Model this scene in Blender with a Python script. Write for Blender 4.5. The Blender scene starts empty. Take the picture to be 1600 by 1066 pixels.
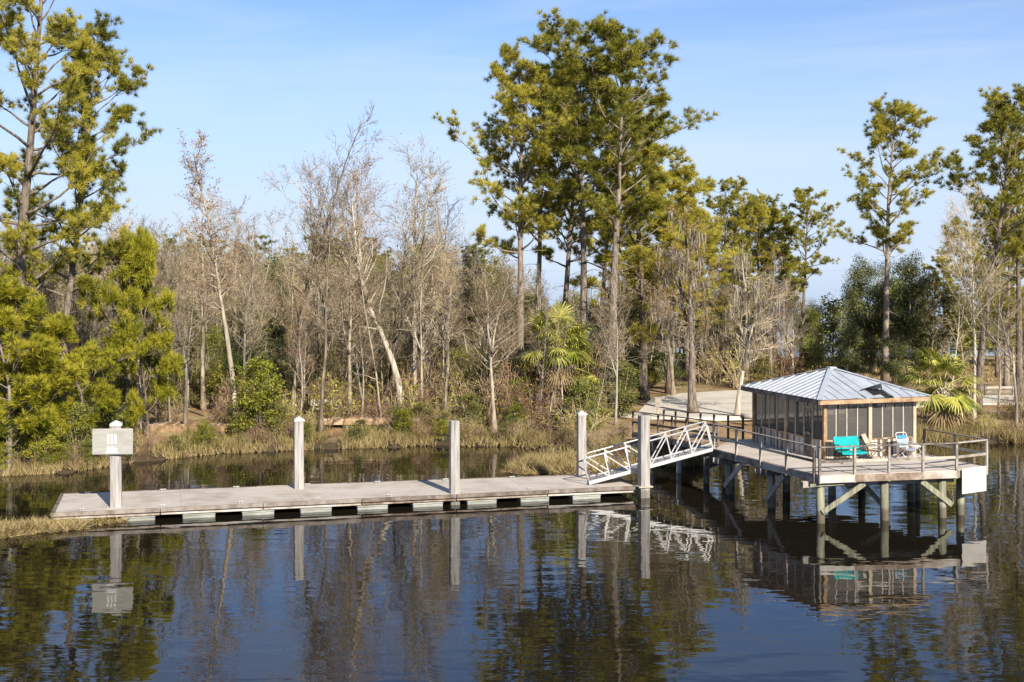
import bpy, math, random
import numpy as np
from mathutils import Vector, Matrix

R = math.radians
sc = bpy.context.scene
C = sc.collection

# ------------------------------------------------------------------ camera
cam_d = bpy.data.cameras.new('camera')
cam = bpy.data.objects.new('camera', cam_d); C.objects.link(cam)
CAM_H = 9.6
cam.location = (0, 0, CAM_H); cam.rotation_euler = (R(90), 0, 0)
cam_d.sensor_width = 36; cam_d.lens = 45; cam_d.shift_y = -0.07
cam_d.clip_end = 60000
sc.camera = cam
# ------------------------------------------------------------------ sky
SUN_AZ, SUN_EL = 26, 30          # degrees right of straight behind the camera, height
w = bpy.data.worlds.new('World'); sc.world = w; w.use_nodes = True
nt = w.node_tree; nt.nodes.clear()
wo = nt.nodes.new('ShaderNodeOutputWorld'); bg = nt.nodes.new('ShaderNodeBackground')
sky = nt.nodes.new('ShaderNodeTexSky'); sky.sky_type = 'NISHITA'; sky.sun_disc = False
sky.sun_elevation = R(SUN_EL); sky.sun_rotation = R(180 - SUN_AZ)
sky.air_density = 0.7; sky.dust_density = 0.0; sky.ozone_density = 5.5; sky.altitude = 10
bg.inputs['Strength'].default_value = 0.108
tc = nt.nodes.new('ShaderNodeTexCoord'); mp = nt.nodes.new('ShaderNodeMapping')
mp.inputs['Scale'].default_value = (1.0, 1.0, 8.0); mp.inputs['Rotation'].default_value = (0.1, R(9), 0.3)
nz = nt.nodes.new('ShaderNodeTexNoise'); nz.inputs['Scale'].default_value = 2.2; nz.inputs['Detail'].default_value = 6
nz.inputs['Roughness'].default_value = 0.55; nz.inputs['Distortion'].default_value = 0.5
rp = nt.nodes.new('ShaderNodeMapRange'); rp.inputs['From Min'].default_value = 0.46; rp.inputs['From Max'].default_value = 0.78
rp.inputs['To Min'].default_value = 0.0; rp.inputs['To Max'].default_value = 0.5
mx = nt.nodes.new('ShaderNodeMix'); mx.data_type = 'RGBA'
mx.inputs['B'].default_value = (4.9, 5.4, 6.1, 1)
L = nt.links.new
L(tc.outputs['Generated'], mp.inputs['Vector']); L(mp.outputs['Vector'], nz.inputs['Vector'])
L(nz.outputs['Fac'], rp.inputs['Value']); L(rp.outputs['Result'], mx.inputs['Factor'])
sp = nt.nodes.new('ShaderNodeSeparateXYZ'); L(tc.outputs['Generated'], sp.inputs[0])     # pale blue haze towards the horizon, all round
hzr = nt.nodes.new('ShaderNodeMapRange'); hzr.inputs['From Min'].default_value = 0.0; hzr.inputs['From Max'].default_value = 0.27
hzr.inputs['To Min'].default_value = 0.92; hzr.inputs['To Max'].default_value = 0.0; hzr.interpolation_type = 'SMOOTHSTEP'; L(sp.outputs['Z'], hzr.inputs['Value'])
hm = nt.nodes.new('ShaderNodeMix'); hm.data_type = 'RGBA'; hm.inputs['B'].default_value = (3.9, 4.6, 5.9, 1)
L(hzr.outputs['Result'], hm.inputs['Factor']); L(sky.outputs['Color'], hm.inputs['A'])
L(hm.outputs['Result'], mx.inputs['A']); L(mx.outputs['Result'], bg.inputs['Color']); L(bg.outputs['Background'], wo.inputs['Surface'])
# ------------------------------------------------------------------ sun
sd = bpy.data.lights.new('sun', 'SUN'); sun = bpy.data.objects.new('sun', sd); C.objects.link(sun)
sd.energy = 4.8; sd.angle = R(0.55); sd.color = (1.0, 0.93, 0.81)
sdir = Vector((math.sin(R(SUN_AZ)) * math.cos(R(SUN_EL)), -math.cos(R(SUN_AZ)) * math.cos(R(SUN_EL)), math.sin(R(SUN_EL))))
sun.rotation_euler = sdir.to_track_quat('Z', 'Y').to_euler()
sc.view_settings.view_transform = 'Standard'; sc.view_settings.look = 'None'
sc.view_settings.exposure = 0.62; sc.view_settings.gamma = 1
sc.cycles.max_bounces = 6; sc.cycles.transparent_max_bounces = 12
sc.cycles.caustics_reflective = False; sc.cycles.caustics_refractive = False

# ------------------------------------------------------------------ materials
def new_mat(name):
    m = bpy.data.materials.new(name); m.use_nodes = True
    n = m.node_tree.nodes; n.clear()
    out = n.new('ShaderNodeOutputMaterial')
    return m, m.node_tree, out
def ramp_mat(name, cols, scale=3.0, stretch=(1, 1, 1), rough=0.8, detail=6, bump=0.0, coord='Object', obj_var=0.0,
             island=0.0, translucent=0.0, metallic=0.0, spec=0.3, bump_dist=0.02, lo=0.3, hi=0.7):
    """noise-driven colour between the stops; obj_var / island vary brightness per object / per leaf"""
    m, t, out = new_mat(name); N = t.nodes.new; K = t.links.new
    tc = N('ShaderNodeTexCoord'); mp = N('ShaderNodeMapping'); mp.inputs['Scale'].default_value = stretch
    nz = N('ShaderNodeTexNoise'); nz.inputs['Scale'].default_value = scale; nz.inputs['Detail'].default_value = detail
    nz.inputs['Roughness'].default_value = 0.62
    K(tc.outputs[coord], mp.inputs['Vector']); K(mp.outputs['Vector'], nz.inputs['Vector'])
    cr = N('ShaderNodeValToRGB'); e = cr.color_ramp.elements
    for i, c in enumerate(cols):
        p = lo + (hi - lo) * i / max(1, len(cols) - 1)
        el = e[i] if i < 2 else e.new(p)
        el.position = p; el.color = (*c, 1)
    fac = nz.outputs['Fac']
    geo = N('ShaderNodeNewGeometry'); oi = N('ShaderNodeObjectInfo')
    if island:
        a = N('ShaderNodeMath'); a.operation = 'MULTIPLY_ADD'; a.inputs[1].default_value = island; a.inputs[2].default_value = -island / 2
        K(geo.outputs['Random Per Island'], a.inputs[0])
        b = N('ShaderNodeMath'); b.operation = 'ADD'; K(fac, b.inputs[0]); K(a.outputs[0], b.inputs[1]); fac = b.outputs[0]
    if obj_var:
        a = N('ShaderNodeMath'); a.operation = 'MULTIPLY_ADD'; a.inputs[1].default_value = obj_var; a.inputs[2].default_value = -obj_var / 2
        K(oi.outputs['Random'], a.inputs[0])
        b = N('ShaderNodeMath'); b.operation = 'ADD'; K(fac, b.inputs[0]); K(a.outputs[0], b.inputs[1]); fac = b.outputs[0]
    K(fac, cr.inputs['Fac'])
    bs = N('ShaderNodeBsdfPrincipled'); bs.inputs['Roughness'].default_value = rough
    bs.inputs['Metallic'].default_value = metallic; bs.inputs['Specular IOR Level'].default_value = spec
    K(cr.outputs['Color'], bs.inputs['Base Color'])
    if bump:
        bp = N('ShaderNodeBump'); bp.inputs['Strength'].default_value = bump; bp.inputs['Distance'].default_value = bump_dist
        K(nz.outputs['Fac'], bp.inputs['Height']); K(bp.outputs['Normal'], bs.inputs['Normal'])
    if translucent:
        tr = N('ShaderNodeBsdfTranslucent'); K(cr.outputs['Color'], tr.inputs['Color'])
        ms = N('ShaderNodeMixShader'); ms.inputs['Fac'].default_value = translucent
        K(bs.outputs[0], ms.inputs[1]); K(tr.outputs[0], ms.inputs[2]); K(ms.outputs[0], out.inputs['Surface'])
    else:
        K(bs.outputs[0], out.inputs['Surface'])
    return m

M = {}
M['bark_pale'] = ramp_mat('bark_pale', [(.14, .105, .07), (.40, .33, .24), (.60, .52, .41)], 2.2, (3, 3, .5), .9, bump=.6, obj_var=.35)
M['bark_pine'] = ramp_mat('bark_pine', [(.07, .052, .04), (.21, .165, .125), (.36, .30, .24)], 3.0, (3, 3, .7), .95, bump=.8, obj_var=.2)
M['twig'] = ramp_mat('twig', [(.18, .13, .072), (.39, .29, .165), (.56, .44, .27)], .5, rough=.9, obj_var=.5, island=.3)
M['twig_dark'] = ramp_mat('twig_dark', [(.13, .098, .058), (.28, .215, .13), (.42, .335, .215)], .5, rough=.9, obj_var=.4, island=.3)
M['bark_dark'] = ramp_mat('bark_dark', [(.07, .058, .045), (.21, .175, .135), (.42, .37, .30)], 1.8, (3, 3, .5), .9, bump=.6, obj_var=.35)
M['twig_red'] = ramp_mat('twig_red', [(.15, .09, .06), (.32, .2, .13), (.42, .30, .2)], .6, rough=.9, obj_var=.3, island=.4)
M['needles'] = ramp_mat('pine_needles', [(.12, .13, .018), (.44, .41, .05), (.74, .63, .11)], .55, rough=.55, obj_var=.22, island=.5, translucent=.45, spec=.25)
M['needles_far'] = ramp_mat('pine_needles_far', [(.07, .10, .02), (.20, .22, .04), (.36, .34, .06)], .4, rough=.6, obj_var=.3, island=.5, translucent=.2)
M['needles_young'] = ramp_mat('pine_needles_young', [(.13, .15, .012), (.42, .39, .03), (.66, .56, .06)], .7, rough=.5, obj_var=.2, island=.5, translucent=.3)
M['leaf_yellow'] = ramp_mat('leaf_yellowgreen', [(.15, .17, .02), (.40, .39, .04), (.60, .53, .08)], .8, rough=.5, obj_var=.35, island=.5, translucent=.3)
M['leaf_olive'] = ramp_mat('leaf_olive', [(.12, .12, .03), (.30, .27, .07), (.46, .39, .14)], .9, rough=.6, obj_var=.4, island=.6, translucent=.25)
M['leaf_green'] = ramp_mat('leaf_green', [(.06, .08, .018), (.19, .21, .04), (.36, .35, .08)], .8, rough=.45, obj_var=.4, island=.5, translucent=.2)
M['leaf_dark'] = ramp_mat('leaf_dark', [(.04, .055, .018), (.12, .135, .045), (.25, .245, .09)], .7, rough=.45, obj_var=.2, island=.5, translucent=.12)
M['leaf_rust'] = ramp_mat('leaf_rust', [(.16, .08, .03), (.33, .19, .08), (.43, .29, .14)], .8, rough=.8, obj_var=.3, island=.6, translucent=.2)
M['grass_dry'] = ramp_mat('grass_dry', [(.17, .12, .045), (.42, .31, .13), (.56, .44, .21)], .6, rough=.8, island=.7, obj_var=.2, translucent=.2)
M['grass_olive'] = ramp_mat('grass_olive', [(.10, .10, .03), (.26, .22, .07), (.42, .33, .12)], .5, rough=.8, island=.7, obj_var=.3, translucent=.2)
M['moss'] = ramp_mat('spanish_moss', [(.2, .17, .12), (.37, .32, .24), (.48, .42, .33)], .9, rough=1, island=.5, translucent=.25)
M['palm'] = ramp_mat('palm_frond', [(.14, .17, .02), (.40, .40, .06), (.62, .56, .14)], .9, rough=.4, island=.5, translucent=.2)
M['palm_dead'] = ramp_mat('palm_dead', [(.2, .13, .06), (.36, .26, .13)], 2, rough=.9, island=.5)
M['ground'] = ramp_mat('leaf_litter', [(.10, .062, .03), (.27, .165, .075), (.36, .26, .13), (.40, .31, .17)], .55, rough=1, detail=12, bump=.8, bump_dist=.08, coord='Object')
def wet(mname, z0, z1, k, col=(.045, .032, .02)):
    t = M[mname].node_tree; N = t.nodes.new; K = t.links.new; bs = [n for n in t.nodes if n.type == 'BSDF_PRINCIPLED'][0]; src = bs.inputs['Base Color'].links[0].from_socket
    tc = N('ShaderNodeTexCoord'); sp = N('ShaderNodeSeparateXYZ'); K(tc.outputs['Object'], sp.inputs[0]); nz = N('ShaderNodeTexNoise'); nz.inputs['Scale'].default_value = 2.5; K(tc.outputs['Object'], nz.inputs['Vector'])
    a = N('ShaderNodeMath'); a.operation = 'MULTIPLY_ADD'; a.inputs[1].default_value = -.35; K(nz.outputs['Fac'], a.inputs[0]); K(sp.outputs['Z'], a.inputs[2])
    mr = N('ShaderNodeMapRange'); mr.inputs['From Min'].default_value = z0 - .17; mr.inputs['From Max'].default_value = z1 - .17; mr.inputs['To Min'].default_value = k; mr.inputs['To Max'].default_value = 0; K(a.outputs[0], mr.inputs['Value'])
    m = N('ShaderNodeMix'); m.data_type = 'RGBA'; m.inputs['B'].default_value = (*col, 1); K(mr.outputs[0], m.inputs['Factor']); K(src, m.inputs['A']); K(m.outputs['Result'], bs.inputs['Base Color'])
wet('ground', .25, .55, .9)
M['concrete'] = ramp_mat('concrete', [(.50, .44, .35), (.64, .58, .48), (.72, .66, .56)], .7, rough=.9, detail=10, bump=.15)
M['wood'] = ramp_mat('weathered_wood', [(.13, .105, .085), (.31, .265, .22), (.46, .41, .35)], 2.6, (1.2, 1.2, 1.2), .85, detail=10, bump=.3, obj_var=.4)
M['wood_edge'] = ramp_mat('brown_edge_board', [(.10, .075, .055), (.21, .165, .13), (.34, .29, .24)], 2.2, (1.2, 1.2, 1.2), .85, detail=10, bump=.4, obj_var=.3)
M['wood_dark'] = ramp_mat('dark_rail_wood', [(.07, .05, .038), (.15, .115, .09), (.25, .20, .165)], 2.2, (1.2, 1.2, 1.2), .85, detail=10, bump=.3, obj_var=.3)
M['wood_rim'] = ramp_mat('weathered_rim_board', [(.20, .135, .09), (.43, .345, .27), (.62, .56, .49)], 1.8, (1, 1, 1), .85, detail=10, bump=.3, obj_var=.4)
M['wood_tan'] = ramp_mat('weathered_tan_wood', [(.2, .125, .07), (.43, .28, .155), (.56, .44, .31)], 2.4, (1, 1, 1), .85, detail=10, bump=.3, obj_var=.5)
M['wood_pile'] = ramp_mat('grey_pile_wood', [(.16, .145, .13), (.37, .34, .31), (.52, .49, .45)], 2.0, (6, 6, .35), .85, detail=8, bump=.5, bump_dist=.03)
M['wood_green'] = ramp_mat('treated_green_pile', [(.12, .10, .07), (.27, .26, .175), (.38, .36, .255)], 1.6, (4, 4, .5), .8, detail=8, bump=.4)
wet('wood_green', .35, .5, .75, (.10, .07, .045)); wet('wood_pile', .3, .42, .6, (.10, .085, .06))
M['decking'] = ramp_mat('dock_decking', [(.36, .30, .24), (.55, .475, .40), (.64, .565, .49)], .8, rough=.85, detail=10, bump=.1, lo=.25, hi=.75)
M['siding'] = ramp_mat('siding_boards', [(.15, .095, .06), (.34, .275, .22), (.55, .51, .46)], 1.3, (2, 2, .6), .85, detail=7, bump=.3, obj_var=.9)
M['mullion'] = ramp_mat('pale_mullion', [(.42, .36, .27), (.62, .55, .44)], 3, rough=.7)
M['float'] = ramp_mat('dock_float', [(.24, .24, .2), (.46, .46, .41)], 1.5, (1, 1, 4), .7, obj_var=.2)
M['dark'] = ramp_mat('dark_void', [(.012, .012, .012), (.03, .028, .025)], 3, rough=.9)
M['alu'] = ramp_mat('aluminium', [(.52, .51, .49), (.68, .67, .65)], 2, rough=.42, metallic=.35, obj_var=.1)
M['grate'] = ramp_mat('gangway_tread', [(.30, .29, .27), (.46, .45, .42)], 5, (1, 1, 1), .7, obj_var=.15)
M['tin'] = ramp_mat('metal_roofing', [(.46, .48, .52), (.55, .57, .60), (.61, .63, .65)], 1.3, (1, 1, 1), .45, metallic=.25, detail=8, obj_var=.15)
M['tin_under'] = ramp_mat('metal_roofing_underside', [(.10, .11, .12), (.18, .19, .20)], 2, rough=.6)
M['white'] = ramp_mat('white_paint', [(.62, .60, .56), (.80, .79, .76)], 2.5, rough=.6, detail=8)
M['whiteboard'] = ramp_mat('stained_white_board', [(.40, .35, .26), (.60, .55, .46), (.66, .62, .54)], 1.1, rough=.75, detail=9, lo=.28, hi=.55)
M['capgrey'] = ramp_mat('weathered_cap', [(.42, .41, .38), (.60, .59, .56)], 4, rough=.7)
M['signface'] = ramp_mat('faded_sign_face', [(.33, .31, .26), (.45, .43, .38)], 2.2, (.6, .6, 4), .7, detail=8)
M['teal'] = ramp_mat('teal_fabric', [(.0, .30, .29), (.01, .42, .40)], 4, rough=.75)
M['blue'] = ramp_mat('blue_fabric', [(.03, .22, .5), (.06, .33, .62)], 4, rough=.7)
M['bluegrey'] = ramp_mat('bluegrey_fabric', [(.26, .33, .41), (.36, .43, .5)], 4, rough=.8)
M['tan'] = ramp_mat('tan_fabric', [(.42, .36, .27), (.52, .46, .36)], 4, rough=.8)
M['frame_dark'] = ramp_mat('dark_metal_frame', [(.03, .028, .025), (.06, .055, .05)], 4, rough=.5)

def screen_mat():
    m, t, out = new_mat('insect_screen'); N = t.nodes.new; K = t.links.new
    d = N('ShaderNodeBsdfPrincipled'); d.inputs['Base Color'].default_value = (.15, .14, .125, 1); d.inputs['Roughness'].default_value = .6
    tr = N('ShaderNodeBsdfTransparent'); tr.inputs['Color'].default_value = (.9, .9, .9, 1)
    ms = N('ShaderNodeMixShader'); ms.inputs['Fac'].default_value = .40
    K(tr.outputs[0], ms.inputs[1]); K(d.outputs[0], ms.inputs[2]); K(ms.outputs[0], out.inputs['Surface'])
    return m
M['screen'] = screen_mat()

def water_mat():
    m, t, out = new_mat('dark_river_water'); N = t.nodes.new; K = t.links.new
    bs = N('ShaderNodeBsdfPrincipled'); bs.inputs['Base Color'].default_value = (.013, .0105, .007, 1)
    bs.inputs['Roughness'].default_value = .02; bs.inputs['IOR'].default_value = 1.45
    tc = N('ShaderNodeTexCoord')
    def layer(scale, stretch, rot, detail):
        mp = N('ShaderNodeMapping'); mp.inputs['Scale'].default_value = stretch; mp.inputs['Rotation'].default_value = (0, 0, R(rot))
        n = N('ShaderNodeTexNoise'); n.inputs['Scale'].default_value = scale; n.inputs['Detail'].default_value = detail; n.inputs['Roughness'].default_value = .5
        K(tc.outputs['Object'], mp.inputs['Vector']); K(mp.outputs['Vector'], n.inputs['Vector']); return n.outputs['Fac']
    a = layer(.85, (.6, 1.2, 1), 12, 1.5); b = layer(3.0, (.6, 1.3, 1), -18, 1); c = layer(.12, (1, 1, 1), 0, 3)
    # calm and ruffled patches
    pr = N('ShaderNodeMapRange'); pr.inputs['From Min'].default_value = .35; pr.inputs['From Max'].default_value = .65
    pr.inputs['To Min'].default_value = .35; pr.inputs['To Max'].default_value = 1.2; K(c, pr.inputs['Value'])
    mul = N('ShaderNodeMath'); mul.operation = 'MULTIPLY'; K(b, mul.inputs[0]); K(pr.outputs[0], mul.inputs[1])
    b1 = N('ShaderNodeBump'); b1.inputs['Strength'].default_value = 1; b1.inputs['Distance'].default_value = .0125
    b2 = N('ShaderNodeBump'); b2.inputs['Strength'].default_value = 1; b2.inputs['Distance'].default_value = .0026
    K(a, b1.inputs['Height']); K(mul.outputs[0], b2.inputs['Height']); K(b1.outputs['Normal'], b2.inputs['Normal'])
    K(b2.outputs['Normal'], bs.inputs['Normal']); K(bs.outputs[0], out.inputs['Surface'])
    return m
M['water'] = water_mat()

# ------------------------------------------------------------------ helpers
rnd = random.Random(7)
def gx(px, Y): return (px - 800) * Y / 2000.0          # metres right of the view axis for a bearing
def link(name, me, parent=None, loc=None):
    o = bpy.data.objects.new(name, me); C.objects.link(o)
    if parent: o.parent = parent
    if loc is not None: o.location = loc
    return o
def tag(o, label=None, cat=None, group=None, kind=None):
    for k, v in (('label', label), ('category', cat), ('group', group), ('kind', kind)):
        if v: o[k] = v
    return o
def thing(name, label, cat, loc=(0, 0, 0), rotz=0, group=None, scale=1):
    o = bpy.data.objects.new(name, None); C.objects.link(o); o.empty_display_size = .2
    o.location = loc; o.rotation_euler = (0, 0, rotz)
    o.scale = (scale, scale, scale) if not isinstance(scale, tuple) else scale
    return tag(o, label, cat, group)
def np_mesh(name, V, F, mat, smooth=False):
    """V (n,3) array; F: (m,3)/(m,4) array or list of index lists"""
    me = bpy.data.meshes.new(name)
    V = np.asarray(V, dtype=np.float32)
    if isinstance(F, np.ndarray):
        k = F.shape[1]; m = len(F)
        me.vertices.add(len(V)); me.vertices.foreach_set('co', V.ravel())
        me.loops.add(m * k); me.loops.foreach_set('vertex_index', F.astype(np.int32).ravel())
        me.polygons.add(m); me.polygons.foreach_set('loop_start', np.arange(0, m * k, k, dtype=np.int32))
        me.update(calc_edges=True)
    else:
        me.from_pydata(V.tolist(), [], F)
    if smooth: me.polygons.foreach_set('use_smooth', np.ones(len(me.polygons), dtype=bool))
    me.materials.append(M[mat]); me.validate(); me.update()
    return me

class Geo:
    def __init__(s): s.v = []; s.f = []
    def add(s, vs, fs):
        b = len(s.v); s.v += [tuple(v) for v in vs]; s.f += [[b + i for i in f] for f in fs]; return s
    def box(s, c, d, rz=0):
        x, y, z = d[0] / 2, d[1] / 2, d[2] / 2; ca, sa = math.cos(rz), math.sin(rz)
        vs = [(c[0] + ca * i * x - sa * j * y, c[1] + sa * i * x + ca * j * y, c[2] + k * z) for k in (-1, 1) for j in (-1, 1) for i in (-1, 1)]
        return s.add(vs, [(0, 2, 3, 1), (4, 5, 7, 6), (0, 1, 5, 4), (2, 6, 7, 3), (0, 4, 6, 2), (1, 3, 7, 5)])
    def bar(s, p, q, w, h, up=(0, 0, 1)):
        """square-edged member from p to q, w across, h along up"""
        p, q, up = Vector(p), Vector(q), Vector(up); t = (q - p).normalized()
        a = t.cross(up)
        if a.length < 1e-4: a = t.cross(Vector((0, 1, 0)))
        a.normalize(); b = a.cross(t).normalized()
        vs = [c + a * i * w / 2 + b * j * h / 2 for c in (p, q) for i, j in ((-1, -1), (1, -1), (1, 1), (-1, 1))]
        return s.add(vs, [(0, 3, 2, 1), (4, 5, 6, 7), (0, 1, 5, 4), (1, 2, 6, 5), (2, 3, 7, 6), (3, 0, 4, 7)])
    def tube(s, pts, rad, n=6, cap=True):
        pts = [Vector(p) for p in pts]; k = len(pts); base = len(s.v)
        if not hasattr(rad, '__len__'): rad = [rad] * k
        ref = None
        for i, p in enumerate(pts):
            t = (pts[min(i + 1, k - 1)] - pts[max(i - 1, 0)])
            if t.length < 1e-9: t = Vector((0, 0, 1))
            t.normalize()
            if ref is None: ref = t.orthogonal().normalized()
            ref = (ref - t * ref.dot(t))
            if ref.length < 1e-5: ref = t.orthogonal()
            ref.normalize(); bn = t.cross(ref); r = rad[i]
            for j in range(n):
                a = 2 * math.pi * j / n
                s.v.append(tuple(p + ref * (math.cos(a) * r) + bn * (math.sin(a) * r)))
        for i in range(k - 1):
            o = base + i * n
            for j in range(n):
                j2 = (j + 1) % n; s.f.append([o + j, o + j2, o + n + j2, o + n + j])
        if cap and n > 3:
            s.f.append([base + n - 1 - j for j in range(n)]); s.f.append([base + (k - 1) * n + j for j in range(n)])
        return s
    def prism(s, poly, z0, z1):
        n = len(poly); vs = [(x, y, z0) for x, y in poly] + [(x, y, z1) for x, y in poly]
        return s.add(vs, [list(range(n))[::-1], [n + i for i in range(n)]] + [[i, (i + 1) % n, n + (i + 1) % n, n + i] for i in range(n)])
    def mesh(s, name, mat, smooth=False, origin=None):
        V = np.array(s.v, dtype=np.float32).reshape(-1, 3)
        if origin is not None: V = V - np.array(origin, dtype=np.float32)
        return np_mesh(name, V, s.f, mat, smooth)
    def build(s, name, mat, parent=None, origin=None, smooth=False, bevel=0):
        o = link(name, s.mesh(name, mat, smooth, origin), parent)
        if bevel:
            md = o.modifiers.new('bevel', 'BEVEL'); md.width = bevel; md.segments = 1; md.limit_method = 'ANGLE'
        return o

# ------------------------------------------------------------------ the setting: water, land, concrete
tag(link('water', np_mesh('water', [(-30000, -400, 0), (30000, -400, 0), (30000, 40000, 0), (-30000, 40000, 0)], [[0, 1, 2, 3]], 'water')), kind='structure')
SH = [(-140, 55), (-60, 56), (-26, 58.5), (-21, 60.5), (-18.5, 64), (-15, 66.8), (-12, 67.8), (-5, 69.6), (0, 69.5), (3, 67), (5.2, 64), (8, 62.2), (10, 63), (12.5, 66.5), (16, 70), (24, 71), (34, 70.5), (140, 68)]
def shore(x): return np.interp(x, [a for a, b in SH], [b for a, b in SH])
def back(x): return np.interp(x, [-140, 0, 8, 20, 40, 140], [300, 260, 170, 135, 138, 150])
def wob(x, y): return .5 * np.sin(x * 1.7 + np.sin(y * .9)) + .35 * np.sin(x * 3.9 + 1.3) + .3 * np.sin(y * 2.3 + x * .8)
def gh(x, y):
    x = np.asarray(x, dtype=float); y = np.asarray(y, dtype=float)
    d = y - shore(x) + wob(x, y) * .55
    h = np.interp(d, [-4, -.6, .15, 1.6, 5, 10, 30], [-1.6, -.5, .12, .45, .72, 1.02, 1.08])
    e = back(x) - y
    h = np.minimum(h, np.interp(e, [-10, 0, 12], [-1.5, -.2, 1.08]))
    return h + .05 * np.sin(x * .9) * np.sin(y * .7) * (d > 1) * (d < 8)
xs = np.concatenate([np.arange(-140, -34, 5), np.arange(-34, 40, .4), np.arange(40, 141, 5)])
ys = np.concatenate([np.arange(50, 82, .4), np.arange(82, 140, 2), np.arange(140, 312, 6)])
XX, YY = np.meshgrid(xs, ys); ZZ = gh(XX, YY)
nx, ny = len(xs), len(ys)
ii, jj = np.meshgrid(np.arange(nx - 1), np.arange(ny - 1)); q = (jj * nx + ii).ravel()
tag(link('ground', np_mesh('ground', np.stack([XX.ravel(), YY.ravel(), ZZ.ravel()], 1), np.stack([q, q + 1, q + nx + 1, q + nx], 1), 'ground', True)), kind='structure')
g = Geo()
pad = [(6.3, 74.2), (7.6, 76.5), (8.3, 80), (9.2, 84), (11.5, 87.5), (15, 89.5), (20, 90), (28, 87), (60, 84), (60, 80), (30, 81), (23, 79.5), (19.5, 76.8), (14, 74), (10.5, 73.2), (8, 73.2)]
g.prism(pad, .9, 1.135)
tag(g.build('concrete_drive', 'concrete'), kind='structure')

# ------------------------------------------------------------------ floating dock
DA = math.radians(15.0)                               # heading of the dock
D0 = Vector((-17.2, 48.0, 0)); DL = 23.2
du = Vector((math.cos(DA), math.sin(DA), 0)); dv = Vector((-math.sin(DA), math.cos(DA), 0))
dock = thing('floating_dock', 'long low floating dock with pale beige decking and grey wooden edge boards', 'dock', D0, DA)
g = Geo(); dw0, dw1 = 4.3, 3.4
for k in range(5):                                    # five deck sections with a fine joint
    a0, a1 = k * DL / 5 + (.003 if k else 0), (k + 1) * DL / 5 - .003
    wa, wb = dw0 + (dw1 - dw0) * a0 / DL, dw0 + (dw1 - dw0) * a1 / DL
    gs = Geo(); gs.prism([(a0, .06), (a1, .06), (a1, wb - .06), (a0, wa - .06)],   .30, .455)
    gs.build('deck_section', 'decking', dock)
for side in (0, 1):
    x = 0
    for k in range(6):
        x1 = min(DL, x + DL / 6)
        def yy(t): return 0 if side == 0 else dw0 + (dw1 - dw0) * t / DL
        s_ = -1 if side == 0 else 1
        gb = Geo(); gb.bar((x + .01, yy(x) + .02 * s_, .395), (x1 - .01, yy(x1) + .02 * s_, .395 + rnd.uniform(-.01, .01)), .15, .15); gb.build('edge_board', 'wood_edge', dock, bevel=.015)
        gb = Geo(); gb.bar((x + .02, yy(x) + .05 * s_ * -1, .255), (x1 - .02, yy(x1) - .05 * s_, .255 + rnd.uniform(-.012, .012)), .10, .11); gb.build('lower_board', 'wood_rim', dock, bevel=.01)
        x = x1
for xx, wl in ((0, dw0), (DL, dw1)):
    gb = Geo(); gb.bar((xx + (-.02 if xx == 0 else .02), -.05, .392), (xx + (-.02 if xx == 0 else .02), wl + .05, .392), .15, .16); gb.build('edge_board', 'wood_edge', dock, bevel=.015)
    gb = Geo(); gb.bar((xx + (.04 if xx == 0 else -.04), .06, .255), (xx + (.04 if xx == 0 else -.04), wl - .06, .255), .1, .11); gb.build('lower_board', 'wood_rim', dock)
for k in range(11):
    x = .15 + k * 2.25
    if x + 1.3 > DL: break
    wl = dw0 + (dw1 - dw0) * (x + .6) / DL
    gb = Geo(); gb.box((x + .66, wl / 2, .02), (1.22, wl - .14, .36)); gb.box((x + .66, wl / 2, .12), (1.26, wl - .09, .04))
    gb.build('float', 'float', dock, bevel=.03)
gb = Geo(); gb.box((DL / 2, dw0 / 2 - .2, .16), (DL - .5, dw1 - .9, .2)); gb.build('under_frame', 'dark', dock)
for k in range(8):
    for side in (0, 1):
        x = 1.0 + k * 2.95; y = .32 if side == 0 else dw0 + (dw1 - dw0) * x / DL - .25
        gb = Geo(); gb.bar((x - .13, y, .535), (x + .13, y, .535), .035, .03); gb.box((x - .05, y, .495), (.03, .04, .08)); gb.box((x + .05, y, .495), (.03, .04, .08))
        gb.build('cleat', 'grate', dock)
def dock_pt(x, y, z=0): return D0 + du * x + dv * y + Vector((0, 0, z))

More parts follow.
